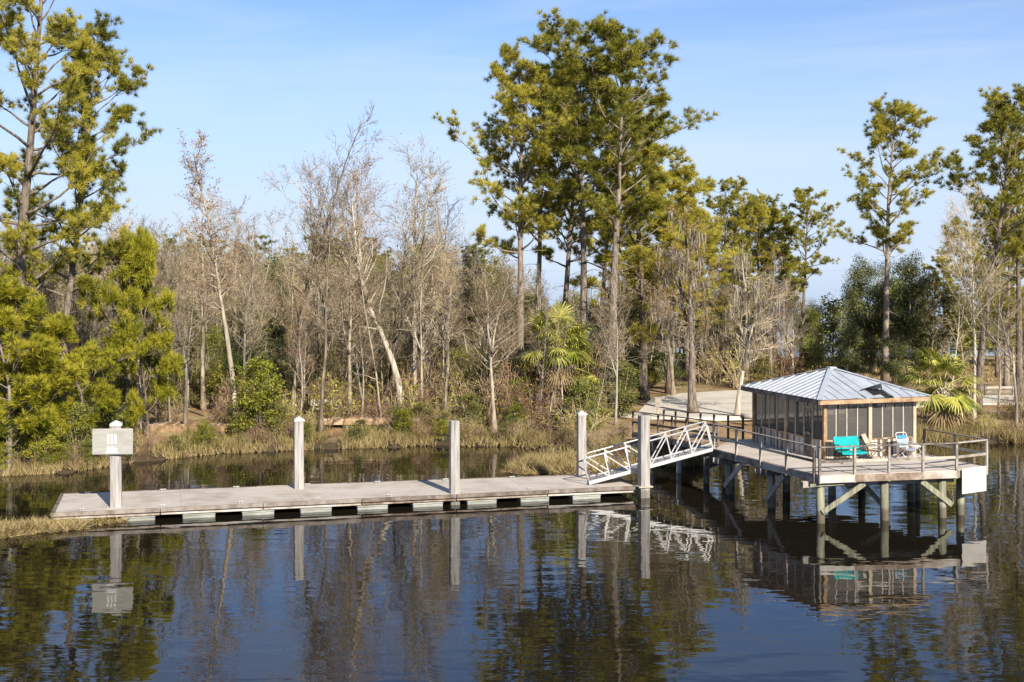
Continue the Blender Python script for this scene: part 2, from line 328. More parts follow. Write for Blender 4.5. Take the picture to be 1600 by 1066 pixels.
# ------------------------------------------------------------------ mooring piles
def pile(X, Y, top, wid, label, cap=True, cap_white=True):
    t = thing('mooring_pile', label, 'pile', (X, Y, 0), DA + R(rnd.uniform(-3, 3)), 'square mooring piles along the floating dock')
    g = Geo(); h = wid / 2
    lean = (rnd.uniform(-.02, .02), rnd.uniform(-.02, .02))
    vs = []
    for z, s in ((-2, 1.02), (.2, 1.02), (top - .03, 1), (top, .94)):
        vs += [(i * h * s + lean[0] * z / 3, j * h * s + lean[1] * z / 3, z) for i, j in ((-1, -1), (1, -1), (1, 1), (-1, 1))]
    fs = [[3, 2, 1, 0], [12, 13, 14, 15]]
    for r in range(3): fs += [[r * 4 + k, r * 4 + (k + 1) % 4, r * 4 + 4 + (k + 1) % 4, r * 4 + 4 + k] for k in range(4)]
    g.add(vs, fs); g.build('post', 'wood_pile', t, bevel=.02)
    if cap:
        g = Geo(); hh = h * 1.12
        vs = [(i * hh, j * hh, top - .04) for i, j in ((-1, -1), (1, -1), (1, 1), (-1, 1))] + [(i * hh, j * hh, top + .04) for i, j in ((-1, -1), (1, -1), (1, 1), (-1, 1))] + [(0, 0, top + .17)]
        g.add(vs, [[3, 2, 1, 0], [0, 1, 5, 4], [1, 2, 6, 5], [2, 3, 7, 6], [3, 0, 4, 7], [4, 5, 8], [5, 6, 8], [6, 7, 8], [7, 4, 8]])
        g.build('cap', 'capgrey', t)
    return t
signp = pile(-15.26, 49.35, 3.62, .41, 'square grey wooden pile carrying the blank sign at the left dock end')
pile(-8.9, 53.45, 3.3, .38, 'square grey pile with white pointed cap rising through the far edge of the dock')
pile(-2.35, 52.3, 3.42, .37, 'square grey pile without a cap at the near edge of the dock middle', cap=False)
pile(3.08, 56.6, 3.2, .36, 'square grey pile with white pointed cap behind the foot of the gangway')
p5 = pile(5.55, 53.9, 3.46, .40, 'square grey pile standing free at the right end of the dock before the gangway', cap=False)
g = Geo(); g.box((0, 0, .47), (.62, .56, .05)); g.build('guide_collar', 'mullion', p5)
# the sign on the left pile
sg = thing('dock_sign', 'faded grey rectangular sign with white emblem on the left dock pile', 'sign', (-15.30, 49.02, 2.5), R(4))
g = Geo(); g.box((0, 0, .5), (1.54, .05, 1.0)); g.build('board', 'signface', sg, bevel=.03)
g = Geo()
for k in (-1, 0, 1): g.box((k * .135 - .02, -.030, .60), (.075, .006, .36))
g.build('emblem', 'white', sg)
g = Geo()
rr = random.Random(3)
cx, cz = -.02, .24; ring = []
for k in range(26):
    a = math.pi * (k / 25.0); rad_ = rr.uniform(.17, .40) if k % 2 else rr.uniform(.14, .22)
    ring.append((cx + math.cos(a) * rad_ * .95, -.033, cz - .06 + math.sin(a) * rad_ * .62))
ring += [(cx - .24, -.033, .06), (cx + .24, -.033, .06)]
n_ = len(ring)
g.add(ring + [(x, -.028, z) for x, y, z in ring], [list(range(n_)), list(range(n_, 2 * n_))[::-1]] + [[i, n_ + i, n_ + (i + 1) % n_, (i + 1) % n_] for i in range(n_)])
g.build('emblem', 'white', sg)
for sx in (-.62, .62):
    for sz in (.08, .92):
        g = Geo(); g.tube([(sx, -.045, sz), (sx, -.02, sz)], .014, 6); g.build('bolt', 'grate', sg)

# ------------------------------------------------------------------ pier deck
ZD = 1.86
DECK = [(11.56, 48.09), (17.13, 49.33), (18.63, 50.26), (17.29, 53.66), (15.38, 59.44), (10.53, 58.31), (8.72, 55.32)]
O = Vector((11.56, 48.09, 0))
deck = thing('pier_deck', 'raised timber deck on piles around the screened pavilion', 'deck', O)
def loc(p): return (p[0] - O.x, p[1] - O.y, p[2] if len(p) > 2 else 0)
def offs(poly, d):
    c = (sum(p[0] for p in poly) / len(poly), sum(p[1] for p in poly) / len(poly)); r = []
    for p in poly:
        v = Vector((p[0] - c[0], p[1] - c[1])); v = v * (1 - d / v.length); r.append((c[0] + v.x, c[1] + v.y))
    return r
# decking: boards clipped to the outline, joined (their joints are too fine to pick apart)
def clip(poly, n, d0, d1):
    def half(P, s, d):
        out = []
        for i in range(len(P)):
            a, b = P[i], P[(i + 1) % len(P)]
            fa, fb = s * (a[0] * n[0] + a[1] * n[1] - d), s * (b[0] * n[0] + b[1] * n[1] - d)
            if fa >= 0: out.append(a)
            if (fa >= 0) != (fb >= 0):
                t = fa / (fa - fb); out.append((a[0] + (b[0] - a[0]) * t, a[1] + (b[1] - a[1]) * t))
        return out
    P = half(poly, 1, d0); P = half(P, -1, d1) if len(P) > 2 else P
    return P
nb = (-math.sin(R(16)), math.cos(R(16))); lp = [(p[0] - O.x, p[1] - O.y) for p in DECK]
ds = [p[0] * nb[0] + p[1] * nb[1] for p in lp]; g = Geo(); d = min(ds)
while d < max(ds):
    P = clip(lp, nb, d + .004, d + .146)
    if len(P) > 2: g.prism(P, ZD - .045, ZD + rnd.uniform(-.003, .003))
    d += .15
tag(g.build('decking', 'decking', deck), kind='stuff')
def seg_parts(p, q, n): return [(Vector(p).lerp(Vector(q), i / n), Vector(p).lerp(Vector(q), (i + 1) / n)) for i in range(n)]
def railing(p, q, nbay, name_parent, origin, z0=ZD, z1=ZD, first=True, last=True, hgt=1.05, low=-.32, midrail=True, matp='wood'):
    p, q = Vector((p[0], p[1], z0)) - Vector(origin), Vector((q[0], q[1], z1)) - Vector(origin)
    ang = math.atan2(q.y - p.y, q.x - p.x)
    for i in range(nbay + 1):
        if (i == 0 and not first) or (i == nbay and not last): continue
        c = p.lerp(q, i / nbay)
        gp = Geo(); gp.box((c.x, c.y, c.z + (hgt + low) / 2 - .02), (.095, .095, hgt - low - .04), ang + R(rnd.uniform(-4, 4))); gp.build('rail_post', matp, name_parent, bevel=.008)
    gp = Geo(); gp.bar(p + Vector((0, 0, hgt)), q + Vector((0, 0, hgt)), .15, .042); gp.build('top_rail', matp, name_parent, bevel=.006)
    if midrail:
        for i in range(nbay):
            a, b = p.lerp(q, i / nbay), p.lerp(q, (i + 1) / nbay); t = (b - a).normalized() * .05
            gp = Geo(); gp.bar(a + t + Vector((0, 0, .50)), b - t + Vector((0, 0, .50)), .04, .10); gp.build('mid_rail', 'mullion' if matp == 'wood' and i % 2 else matp, name_parent)
def inset(p, q, d):
    v = Vector((q[0] - p[0], q[1] - p[1])).normalized(); n = Vector((v.y, -v.x)) * d
    return (p[0] + n.x, p[1] + n.y), (q[0] + n.x, q[1] + n.y)
A, B, Cc, Dd, E_ = DECK[0], DECK[1], DECK[2], DECK[3], DECK[6]
railing(A, B, 4, deck, O); railing(B, Cc, 1, deck, O, first=False); railing(Cc, Dd, 2, deck, O, first=False)
railing((A[0] - .16, A[1] + .22), E_, 4, deck, O)
# rim boards, one per bay
for p, q, n, mt in ((A, B, 4, 'wood_rim'), (Cc, Dd, 2, 'wood'), (E_, A, 4, 'wood'), (B, Cc, 1, 'wood')):
    for a, b in seg_parts((*p, 0), (*q, 0), n):
        t = (b - a).normalized(); nrm = Vector((t.y, -t.x, 0)) * .026
        gp = Geo(); gp.bar(a + t * .005 - O + nrm + Vector((0, 0, ZD - .16)), b - t * .005 - O + nrm + Vector((0, 0, ZD - .16)), .045, .27); gp.build('rim_board', mt, deck)
# joists and beams under the deck
c0 = Vector(A); ev = (Vector(E_) - Vector(A)).normalized(); fv = (Vector(B) - Vector(A)).normalized()
for k in range(9):
    a = c0 + ev * (.3 + k * .9); P = clip(lp, (-fv.y, fv.x), (a - c0).dot(Vector((-fv.y, fv.x))) - .02, (a - c0).dot(Vector((-fv.y, fv.x))) + .02)
    if len(P) > 2: gp = Geo(); gp.prism(P, ZD - .29, ZD - .05); gp.build('joist', 'wood', deck)
rows = [(.35, 0), (3.7, .1), (7.0, .0)]
pl_pts = []
for dep, sh_ in rows:
    for t in (.25, 2.9, 5.35):
        p = c0 + ev * dep + fv * (t + (1.1 if dep > 3 and t > 5 else 0)); pl_pts.append((p, dep))
pl_pts += [(Vector((9.5, 56.97)), 9), (Vector((17.54, 50.1)), 9), (Vector((16.82, 53.25)), 9)]
for p, dep in pl_pts:
    gp = Geo(); x, y = p.x - O.x, p.y - O.y
    gp.tube([(x, y, -2.2), (x + .01, y, .2), (x, y, ZD - .34)], [.165, .16, .15], 12); gp.build('support_pile', 'wood_green', deck, smooth=True)
for dep, sh_ in rows:
    a = c0 + ev * dep - fv * .35; b = c0 + ev * dep + fv * 6.0
    for s_ in ((.19, .3) if dep < 1 else (-.19, .19)):
        gp = Geo(); gp.bar((a.x - O.x + ev.x * s_, a.y - O.y + ev.y * s_, ZD - .42), (b.x - O.x + ev.x * s_, b.y - O.y + ev.y * s_, ZD - .42), .05, .24); gp.build('cross_beam', 'wood', deck)
def brace(p, z0, q, z1, m='wood_green'):
    gp = Geo(); gp.bar((p.x - O.x, p.y - O.y, z0), (q.x - O.x, q.y - O.y, z1), .06, .2); gp.build('brace', m, deck)
fo = -ev * .19
brace(c0 + ev * .35 + fv * .2 + fo, .42, c0 + ev * .35 + fv * 1.95 + fo, ZD - .4)
brace(c0 + ev * .35 + fv * 4.35 + fo, ZD - .4, c0 + ev * .35 + fv * 5.65 + fo, .5)
gp = Geo(); st = c0 + ev * .15 - fv * .3; en = c0 + ev * .15 + fv * 1.1; gp.bar((st.x - O.x, st.y - O.y, ZD - .40), (en.x - O.x, en.y - O.y, ZD - .36), .05, .12); gp.build('cross_beam', 'wood_green', deck)
so = -fv * .2
for d0, d1 in ((3.7, 2.5), (7.0, 5.6)): brace(c0 + ev * d0 + fv * .25 + so, .35, c0 + ev * d1 + fv * .25 + so, ZD - .4, 'wood')
brace(c0 + ev * .35 + fv * 2.9, .5, c0 + ev * 2.2 + fv * 2.9, ZD - .4, 'wood')
# white board hung on the deck's cut corner
wb = thing('white_notice_board', 'blank stained white board hung below the right deck corner', 'board', (17.25, 49.27, .98), math.atan2(Cc[1] - B[1], Cc[0] - B[0]))
g = Geo(); g.box((.78, -.03, .45), (1.42, .035, .98)); g.build('panel', 'whiteboard', wb, bevel=.01)
for sx in (.2, 1.35):
    g = Geo(); g.box((sx, .01, .45), (.07, .04, .9)); g.build('batten', 'wood', wb)

# ------------------------------------------------------------------ boardwalk from the deck to the bank
bw_o = Vector((9.2, 56.3, 0))
bw = thing('boardwalk', 'railed wooden boardwalk running from the pavilion back to the bank', 'boardwalk', bw_o)
b0, b1, b2, b3 = Vector((9.03, 56.09, ZD - .03)), Vector((10.53, 58.36, ZD - .03)), Vector((8.0, 67.4, 1.16)), Vector((6.3, 66.6, 1.16))
nbd = 76
for k in range(nbd):
    t0, t1 = k / nbd + .0008, (k + 1) / nbd - .0008
    a, b, c, d = b0.lerp(b3, t0), b1.lerp(b2, t0), b1.lerp(b2, t1), b0.lerp(b3, t1)
    gp = Geo(); vs = [v - bw_o for v in (a, b, c, d)]; gp.add(vs + [v - Vector((0, 0, .04)) for v in vs], [[0, 1, 2, 3], [7, 6, 5, 4], [0, 4, 5, 1], [1, 5, 6, 2], [2, 6, 7, 3], [3, 7, 4, 0]])
    gp.build('plank', 'wood_tan', bw)
railing(b0.xy, b3.xy, 6, bw, bw_o, ZD, 1.16, matp='wood_dark'); railing(b1.xy, b2.xy, 6, bw, bw_o, ZD, 1.16, matp='wood_dark')
for a, b in ((b0, b3), (b1, b2)):
    gp = Geo(); gp.bar(a - bw_o - Vector((0, 0, .17)), b - bw_o - Vector((0, 0, .17)), .05, .24); gp.build('stringer', 'wood', bw)
    for t in (.12, .42, .72):
        p = a.lerp(b, t) - bw_o; gp = Geo(); gp.tube([(p.x, p.y, -1.8), (p.x, p.y, p.z - .06)], .13, 10); gp.build('support_pile', 'wood', bw, smooth=True)

# ------------------------------------------------------------------ gangway
gw_o = Vector((3.26, 54.2, 0)); n0 = Vector((3.26, 54.2, .55)); n1 = Vector((8.63, 54.95, 1.88)); wv = Vector((.12, 1.42, 0))
gang = thing('gangway', 'sloping aluminium truss gangway from the floating dock up to the deck', 'gangway', gw_o)
ax = (n1 - n0).normalized(); upv = Vector((0, 0, 1)); perp = (upv - ax * ax.dot(upv)).normalized()
for side in (0, 1):
    a = n0 - gw_o + wv * side; b = n1 - gw_o + wv * side
    gp = Geo(); gp.bar(a, b, .07, .15); gp.build('bottom_chord', 'alu', gang)
    h = 1.06; ta, tb = a + perp * h + ax * .12, b + perp * h
    gp = Geo()
    cv = [a + ax * .03, a + perp * (h * .55) - ax * .02, a + perp * (h * .86) - ax * .0, a + perp * (h * .97) + ax * .06, ta + ax * .1]
    gp.tube(cv + [tb], .034, 8); gp.build('handrail', 'alu', gang, smooth=True)
    nb_ = 6
    for k in range(1, nb_ + 1):
        c = a.lerp(b, k / nb_); gp = Geo(); gp.bar(c, c + perp * h, .04, .05, ax); gp.build('upright', 'alu', gang)
    for k in range(nb_):
        lo_, hi_ = a.lerp(b, k / nb_), a.lerp(b, (k + 1) / nb_)
        gp = Geo()
        if k < 3: gp.bar(lo_ + perp * (h - .06), hi_ + perp * .04, .035, .045, ax)
        else: gp.bar(lo_ + perp * .04, hi_ + perp * (h - .03), .035, .045, ax)
        gp.build('diagonal', 'alu', gang)
for k in range(18):
    t0, t1 = k / 18 + .003, (k + 1) / 18 - .003; a, b = n0.lerp(n1, t0) - gw_o, n0.lerp(n1, t1) - gw_o
    i0, i1 = wv * .04, wv * .96; z = Vector((0, 0, .03))
    vs = [a + i0, b + i0, b + i1, a + i1]
    gp = Geo(); gp.add([v + z for v in vs] + [v - z * .3 for v in vs], [[0, 1, 2, 3], [7, 6, 5, 4], [0, 4, 5, 1], [1, 5, 6, 2], [2, 6, 7, 3], [3, 7, 4, 0]]); gp.build('tread', 'grate', gang)

# ------------------------------------------------------------------ screened pavilion
HR = R(18); HW, HD = 4.39, 5.78; WT = 2.29; KW = .72
hz = thing('screened_pavilion', 'square screened pavilion with grey hipped metal roof on the pier deck', 'pavilion', (12.66, 52.12, ZD), HR)
gp = Geo(); gp.box((HW / 2, HD / 2, .012), (HW - .1, HD - .1, .02)); gp.build('floor', 'wood', hz)
def wall(p, q, bays, door=None, nm=''):
    """posts, thin mullions, screens and board siding along p->q; bays = list of panel counts; door = (bay, panel)"""
    p, q = Vector(p), Vector(q); t = (q - p).normalized(); Lw = (q - p).length; nrm = Vector((t.y, -t.x, 0)); ang = math.atan2(t.y, t.x)
    bl = Lw / len(bays)
    for i in range(len(bays) + 1):
        if i == len(bays): continue
        c = p + t * (i * bl + (.08 if i == 0 else 0)); gp = Geo(); gp.box((c.x, c.y, WT / 2), (.16, .15, WT), ang); gp.build('wall_post', 'wood_tan', hz, bevel=.008)
    gp = Geo(); gp.bar(p + Vector((0, 0, WT + .06)), q + Vector((0, 0, WT + .06)), .13, .16); gp.build('wall_plate', 'wood_tan', hz)
    for i, n in enumerate(bays):
        s0, s1 = i * bl + .09, (i + 1) * bl - .09; pw = (s1 - s0) / n
        for k in range(n):
            x0, x1 = s0 + k * pw, s0 + (k + 1) * pw; isd = door == (i, k)
            z0 = .06 if isd else KW + .06
            a, b = p + t * (x0 + .02), p + t * (x1 - .02)
            gp = Geo(); vs = [a + Vector((0, 0, z0)), b + Vector((0, 0, z0)), b + Vector((0, 0, WT - .03)), a + Vector((0, 0, WT - .03))]
            vs2 = [v + nrm * -.006 for v in vs]
            gp.add(vs + vs2, [[0, 1, 2, 3], [7, 6, 5, 4], [0, 4, 5, 1], [1, 5, 6, 2], [2, 6, 7, 3], [3, 7, 4, 0]]); s_ = gp.build('screen', 'screen', hz)
            if k > 0 or isd:
                c = p + t * x0 + nrm * .01; gp = Geo(); gp.box((c.x, c.y, (z0 + WT) / 2), (.045, .05, WT - z0), ang); gp.build('mullion', 'mullion', hz)
            if isd:
                dr = Geo(); m_ = (a + b) / 2 + nrm * .03; wd = (b - a).length
                for dx in (-wd / 2 + .05, wd / 2 - .05):
                    c = m_ + t * dx; dr.box((c.x, c.y, 1.0), (.09, .04, 1.9), ang)
                for z in (.1, .95, 1.92): dr.box((m_.x, m_.y, z), (wd - .2, .036, .11), ang)
                dd = dr.build('door', 'wood', hz)
                c = m_ + t * (wd / 2 - .06) + nrm * .04; gh_ = Geo(); gh_.box((c.x, c.y, 1.02), (.03, .05, .14), ang); gh_.build('handle', 'frame_dark', dd)
                c = p + t * x1 + nrm * .01; gp = Geo(); gp.box((c.x, c.y, WT / 2), (.06, .06, WT), ang); gp.build('mullion', 'mullion', hz)
                c = (a + b) / 2 + nrm * .01; gp = Geo(); gp.box((c.x, c.y, 2.02), (wd, .05, .05), ang); gp.build('mullion', 'mullion', hz)
            else:
                nbd = max(2, round((x1 - x0) / .14)); 
                for j in range(nbd):
                    c = p + t * (x0 + (j + .5) * (x1 - x0) / nbd) + nrm * (.03 + rnd.uniform(0, .012))
                    gp = Geo(); gp.box((c.x, c.y, KW / 2 + .01), ((x1 - x0) / nbd - .012, .022, KW - .02), ang); gp.build('siding_board', 'siding', hz)
                c = (a + b) / 2 + nrm * .02; gp = Geo(); gp.box((c.x, c.y, KW + .03), (x1 - x0, .11, .05), ang); gp.build('sill', 'wood_tan', hz)
        c = p + t * (i * bl + bl / 2); gp = Geo(); gp.box((c.x, c.y, KW / 2), (bl - .2, .03, KW - .06), ang); gp.build('wall_lining', 'wood', hz)  if door is None else None
wall((0, 0, 0), (HW, 0, 0), [4, 4])
wall((HW, 0, 0), (HW, HD, 0), [4, 4])
wall((HW, HD, 0), (0, HD, 0), [4, 4])
wall((0, HD, 0), (0, 0, 0), [4, 4], door=(1, 2))
# roof: four hips of standing-seam strips
OV = .42; EZ = WT + .16; AP = Vector((HW / 2, HD / 2, 3.42))
ec = [Vector((-OV, -OV, EZ)), Vector((HW + OV, -OV, EZ)), Vector((HW + OV, HD + OV, EZ)), Vector((-OV, HD + OV, EZ))]
rng = random.Random(11)
for fi in range(4):
    a, b = ec[fi], ec[(fi + 1) % 4]; t = (b - a).normalized(); Lf = (b - a).length
    foot = a + t * (AP - a).dot(t); up = (AP - foot); Hs = up.length; up.normalize(); nrm = t.cross(up).normalized(); af = (AP - a).dot(t)
    ns = round(Lf / .42); sw = Lf / ns
    for k in range(ns):
        x0, x1 = k * sw, (k + 1) * sw
        def top(x): return Hs * (x / af if x < af else (Lf - x) / (Lf - af))
        pts = [(x0, 0), (x1, 0), (x1, top(x1))] + ([(af, Hs)] if x0 < af < x1 else []) + [(x0, top(x0))]
        torn = fi == 0 and k in (6, 7)
        if torn:                                       # the sheet is torn off between these two heights
            lo_c, hi_c = (.34, 1.02) if k == 6 else (.10, .92)
            pts_hi = [(x0, hi_c), (x1, hi_c)] + [p for p in pts[2:]]
            polys = [pts_hi] + ([[(x0, -.0), (x1, -.0), (x1, .34), (x0, .22)]] if k == 6 else [])
        else: polys = [pts]
        for P in polys:
            P = [p for i, p in enumerate(P) if i == 0 or (abs(p[0] - P[i - 1][0]) + abs(p[1] - P[i - 1][1])) > 1e-4]
            bend = (lambda x, y: (.035 * math.sin(x * 5.0) * max(0, 1 - y / .5) if fi == 0 and 1.2 < x < 3.6 else 0))
            v0 = [a + t * x + up * y + nrm * (.03 + bend(x, y)) for x, y in P]; n = len(P)
            if n < 3: continue
            gp = Geo(); gp.add(v0 + [v - nrm * .012 for v in v0], [list(range(n)), list(range(n, 2 * n))[::-1]] + [[i, n + i, n + (i + 1) % n, (i + 1) % n] for i in range(n)])
            rp_ = gp.build('roof_panel', 'tin', hz)
        if k and not (torn and k == 7):
            y1 = top(x0); gp = Geo(); y0 = 0 if not (fi == 0 and k == 8) else .0
            if y1 > .1: gp.bar(a + t * x0 + up * y0 + nrm * .045, a + t * x0 + up * (y1 - .03) + nrm * .045, .028, .035, nrm); gp.build('seam', 'tin', rp_)
    # sheathing below the sheets
    gp = Geo(); v0 = [a - up * -.02 + t * .05, b + up * .02 - t * .05, AP - up * .04]
    gp.add([v + nrm * 0 for v in v0] + [v - nrm * .03 for v in v0], [[0, 1, 2], [5, 4, 3], [0, 3, 4, 1], [1, 4, 5, 2], [2, 5, 3, 0]]); gp.build('sheathing', 'dark', hz)
    gp = Geo(); gp.bar(a + t * .02 - Vector((0, 0, .09)) + nrm * 0, b - t * .02 - Vector((0, 0, .09)), .045, .17); gp.build('fascia', 'wood_tan' if fi == 0 else 'wood', hz)
    gp = Geo(); d_ = (AP - a).normalized(); gp.bar(a + nrm * .05 - d_ * .02, AP + Vector((0, 0, .07)), .24, .02, Vector((0, 0, 1))); gp.build('hip_cap', 'tin', hz)
    if fi == 0:                                        # the folded-up sheet
        x0, x1 = 6 * sw - .05, 7.7 * sw
        P0, P1 = a + t * x0 + up * .92 + nrm * .05, a + t * x1 + up * 1.0 + nrm * .05
        P2 = P1 - up * .32 + nrm * .10; P3 = a + t * (x0 + .62) + up * .58 + nrm * .42; Pm = a + t * (x0 - .28) + up * .68 + nrm * .12
        gp = Geo(); v0 = [P0, P1, P2, P3, Pm]; gp.add(v0 + [v + nrm * .012 for v in v0], [[0, 1, 2, 3], [0, 3, 4], [8, 7, 6, 5], [9, 8, 5], [1, 6, 7, 2], [2, 7, 8, 3], [3, 8, 9, 4], [4, 9, 5, 0]])
        tag(gp.build('torn_roof_sheet', 'tin_under', hz), label='loose metal sheet bent up above a hole in the roof')
gp = Geo(); gp.box((AP.x, AP.y, AP.z + .07), (.34, .34, .04)); gp.build('roof_cap', 'tin', hz)
# eave soffit
gp = Geo(); gp.prism([(-OV + .04, -OV + .04), (HW + OV - .04, -OV + .04), (HW + OV - .04, HD + OV - .04), (-OV + .04, HD + OV - .04)], EZ - .03, EZ - .015); gp.build('ceiling', 'wood', hz)

# ------------------------------------------------------------------ furniture on the deck
def hpt(x, y): v = Matrix.Rotation(HR, 3, 'Z') @ Vector((x, y, 0)); return (12.66 + v.x, 52.12 + v.y, ZD + .004)
f = thing('glider_bench', 'teal fabric two-seat glider bench on the deck before the screens', 'bench', hpt(.72, -.95), HR)
def sheet(pts, w, th, name, mat, par, wob_=0):
    g = Geo(); n = len(pts); vs = []
    for i, (y, z) in enumerate(pts):
        for x in (-w / 2, -w / 6, w / 6, w / 2): vs.append((x, y, z - (wob_ if abs(x) < w / 3 else 0)))
    m = len(vs); t = []
    for i, (y, z) in enumerate(pts):
        a = pts[max(i - 1, 0)]; b = pts[min(i + 1, n - 1)]; d = Vector((0, b[0] - a[0], b[1] - a[1])).normalized(); nn = Vector((0, -d.z, d.y))
        for k in range(4): v = Vector(vs[i * 4 + k]) + nn * th; t.append(tuple(v))
    F = []
    for i in range(n - 1):
        for k in range(3):
            o = i * 4 + k; F.append([o, o + 1, o + 5, o + 4]); F.append([m + o + 4, m + o + 5, m + o + 1, m + o])
        F.append([i * 4, i * 4 + 4, m + i * 4 + 4, m + i * 4]); F.append([i * 4 + 3, m + i * 4 + 3, m + i * 4 + 7, i * 4 + 7])
    F.append([0, m, m + 1, 1]); F.append([1, m + 1, m + 2, 2]); F.append([2, m + 2, m + 3, 3])
    e = (n - 1) * 4
    for k in range(3): F.append([e + k, e + k + 1, m + e + k + 1, m + e + k])
    g.add(vs + t, F); return g.build(name, mat, par, smooth=False)
sheet([(.42, .98), (.34, .74), (.24, .50)], 1.14, .03, 'backrest', 'teal', f, .015)
sheet([(.22, .44), (0, .40), (-.22, .42), (-.28, .36)], 1.14, .03, 'seat', 'teal', f, .02)
for s in (-1, 1):
    g = Geo(); x = s * .6
    g.tube([(x, .42, .98), (x, .33, .70), (x, .22, .44), (x, -.24, .42)], .018, 6); g.tube([(x, .33, .66), (x, .1, .70), (x, -.14, .67), (x, -.24, .56), (x, -.24, .42)], .02, 6)
    g.build('arm_frame', 'frame_dark', f)
    g = Geo(); g.tube([(x, .36, .02), (x, .16, .22), (x, -.14, .22), (x, -.32, .02)], .018, 6); g.tube([(x, .36, .02), (x, -.34, .02)], .016, 6); g.tube([(x, .1, .22), (x, .1, .42)], .014, 6); g.tube([(x, -.12, .22), (x, -.12, .42)], .014, 6)
    g.build('leg_frame', 'frame_dark', f)
g = Geo(); g.bar((-.6, .2, .22), (.6, .2, .22), .03, .03); g.build('cross_bar', 'frame_dark', f)
f = thing('reclining_chair', 'tan sling reclining chair on the deck right of the teal bench', 'chair', hpt(1.98, -.8), HR + R(38))
sheet([(.55, 1.02), (.40, .74), (.26, .44)], .52, .02, 'backrest', 'tan', f, .01)
sheet([(.26, .42), (0, .38), (-.30, .42)], .52, .02, 'seat', 'tan', f, .02)
for s in (-1, 1):
    x = s * .28; g = Geo(); g.tube([(x, .55, 1.02), (x, .26, .42), (x, -.32, .41)], .016, 6); g.tube([(x, .36, .66), (x, .05, .66), (x, -.22, .62), (x, -.28, .42)], .016, 6); g.build('arm_frame', 'frame_dark', f)
    g = Geo(); g.tube([(x, .34, .01), (x, .0, .39)], .015, 6); g.tube([(x, -.34, .01), (x, -.12, .40)], .015, 6); g.build('leg', 'frame_dark', f)
g = Geo(); g.bar((-.28, .34, .03), (.28, .34, .03), .03, .03); g.bar((-.28, -.34, .03), (.28, -.34, .03), .03, .03); g.build('cross_bar', 'frame_dark', f)
f = thing('folding_chair', 'white framed folding chair with blue and grey sling on the deck', 'chair', hpt(3.35, -.95), HR + R(8))
sheet([(.36, .92), (.32, .82)], .50, .02, 'headrest', 'blue', f)
sheet([(.31, .80), (.20, .46)], .50, .02, 'backrest', 'bluegrey', f, .01)
sheet([(.18, .42), (-.26, .42)], .50, .02, 'seat', 'bluegrey', f, .03)
for s in (-1, 1):
    x = s * .28; g = Geo(); g.tube([(x, .38, .98), (x, .16, .42), (x, -.26, .02)], .018, 6); g.build('leg', 'white', f)
    g = Geo(); g.tube([(x, .34, .02), (x, -.28, .44)], .018, 6); g.build('leg', 'white', f)
    g = Geo(); g.tube([(x, .26, .66), (x, -.26, .64), (x, -.26, .44)], .02, 6); g.build('armrest', 'white', f)
g = Geo(); g.tube([(-.28, .38, .98), (-.2, .40, 1.03), (.2, .40, 1.03), (.28, .38, .98)], .018, 6); g.tube([(-.28, .34, .03), (.28, .34, .03)], .014, 6); g.tube([(-.28, -.26, .03), (.28, -.26, .03)], .014, 6); g.build('frame', 'white', f)
f = thing('side_table', 'small white slatted table beside the folding chair', 'table', hpt(3.92, -.75), HR)
for k in range(5): g = Geo(); g.box((0, -.2 + k * .1, .47), (.46, .075, .025)); g.build('slat', 'white', f)
for sx in (-1, 1):
    g = Geo(); g.tube([(sx * .2, -.22, .0), (sx * .2, .2, .45)], .016, 6); g.build('leg', 'white', f)
    g = Geo(); g.tube([(sx * .2, .22, .0), (sx * .2, -.2, .45)], .016, 6); g.build('leg', 'white', f)
# ------------------------------------------------------------------ low boardwalk with benches on the left bank, small signs
def low_walk(x0, x1, y, z, label):
    t = thing('bank_walkway', label, 'walkway', (x0, y, 0), R(2), 'plank walkway sections on the left bank')
    n = int((x1 - x0) / .16)
    for k in range(n): g = Geo(); g.box((k * .16 + .08, .65, z + rnd.uniform(-.006, .006)), (.148, 1.3, .04)); g.build('plank', 'wood_tan', t)
    for yy_ in (.02, 1.28): g = Geo(); g.box(((x1 - x0) / 2, yy_ - .04 if yy_ < .5 else yy_, z - .20), (x1 - x0, .05, .34)); g.build('edge_beam', 'wood_tan', t)
    for k in range(int((x1 - x0) / 2.2) + 1): g = Geo(); g.tube([(.1 + k * 2.2, .1, -.3), (.1 + k * 2.2, .1, z - .03)], .08, 8); g.build('post', 'wood', t)
low_walk(-22.5, -15.2, 69.6, 1.12, 'plank walkway on the bank behind the dock sign')
low_walk(-11.6, -5.2, 72.0, 1.22, 'plank walkway on the bank between the bare trees left of the uncapped pile')
def bench(x, y, z, rz, label):
    t = thing('park_bench', label, 'bench', (x, y, z), rz, 'wooden benches on the bank walkway')
    g = Geo(); g.box((0, 0, .44), (1.7, .42, .05)); g.build('seat', 'mullion', t)
    for z_ in (.66, .86): g = Geo(); g.box((0, .24, z_), (1.75, .04, .17)); g.build('back_slat', 'mullion', t)
    for sx in (-.7, .7):
        g = Geo(); g.box((sx, .22, .45), (.08, .06, .9)); g.build('leg', 'wood', t)
        g = Geo(); g.box((sx, -.15, .21), (.08, .06, .42)); g.build('leg', 'wood', t)
bench(-21.7, 70.3, 1.14, R(4), 'pale weathered bench on the walkway behind the dock sign')
bench(-10.6, 72.8, 1.24, R(2), 'pale weathered bench among bare trees left of the uncapped pile')
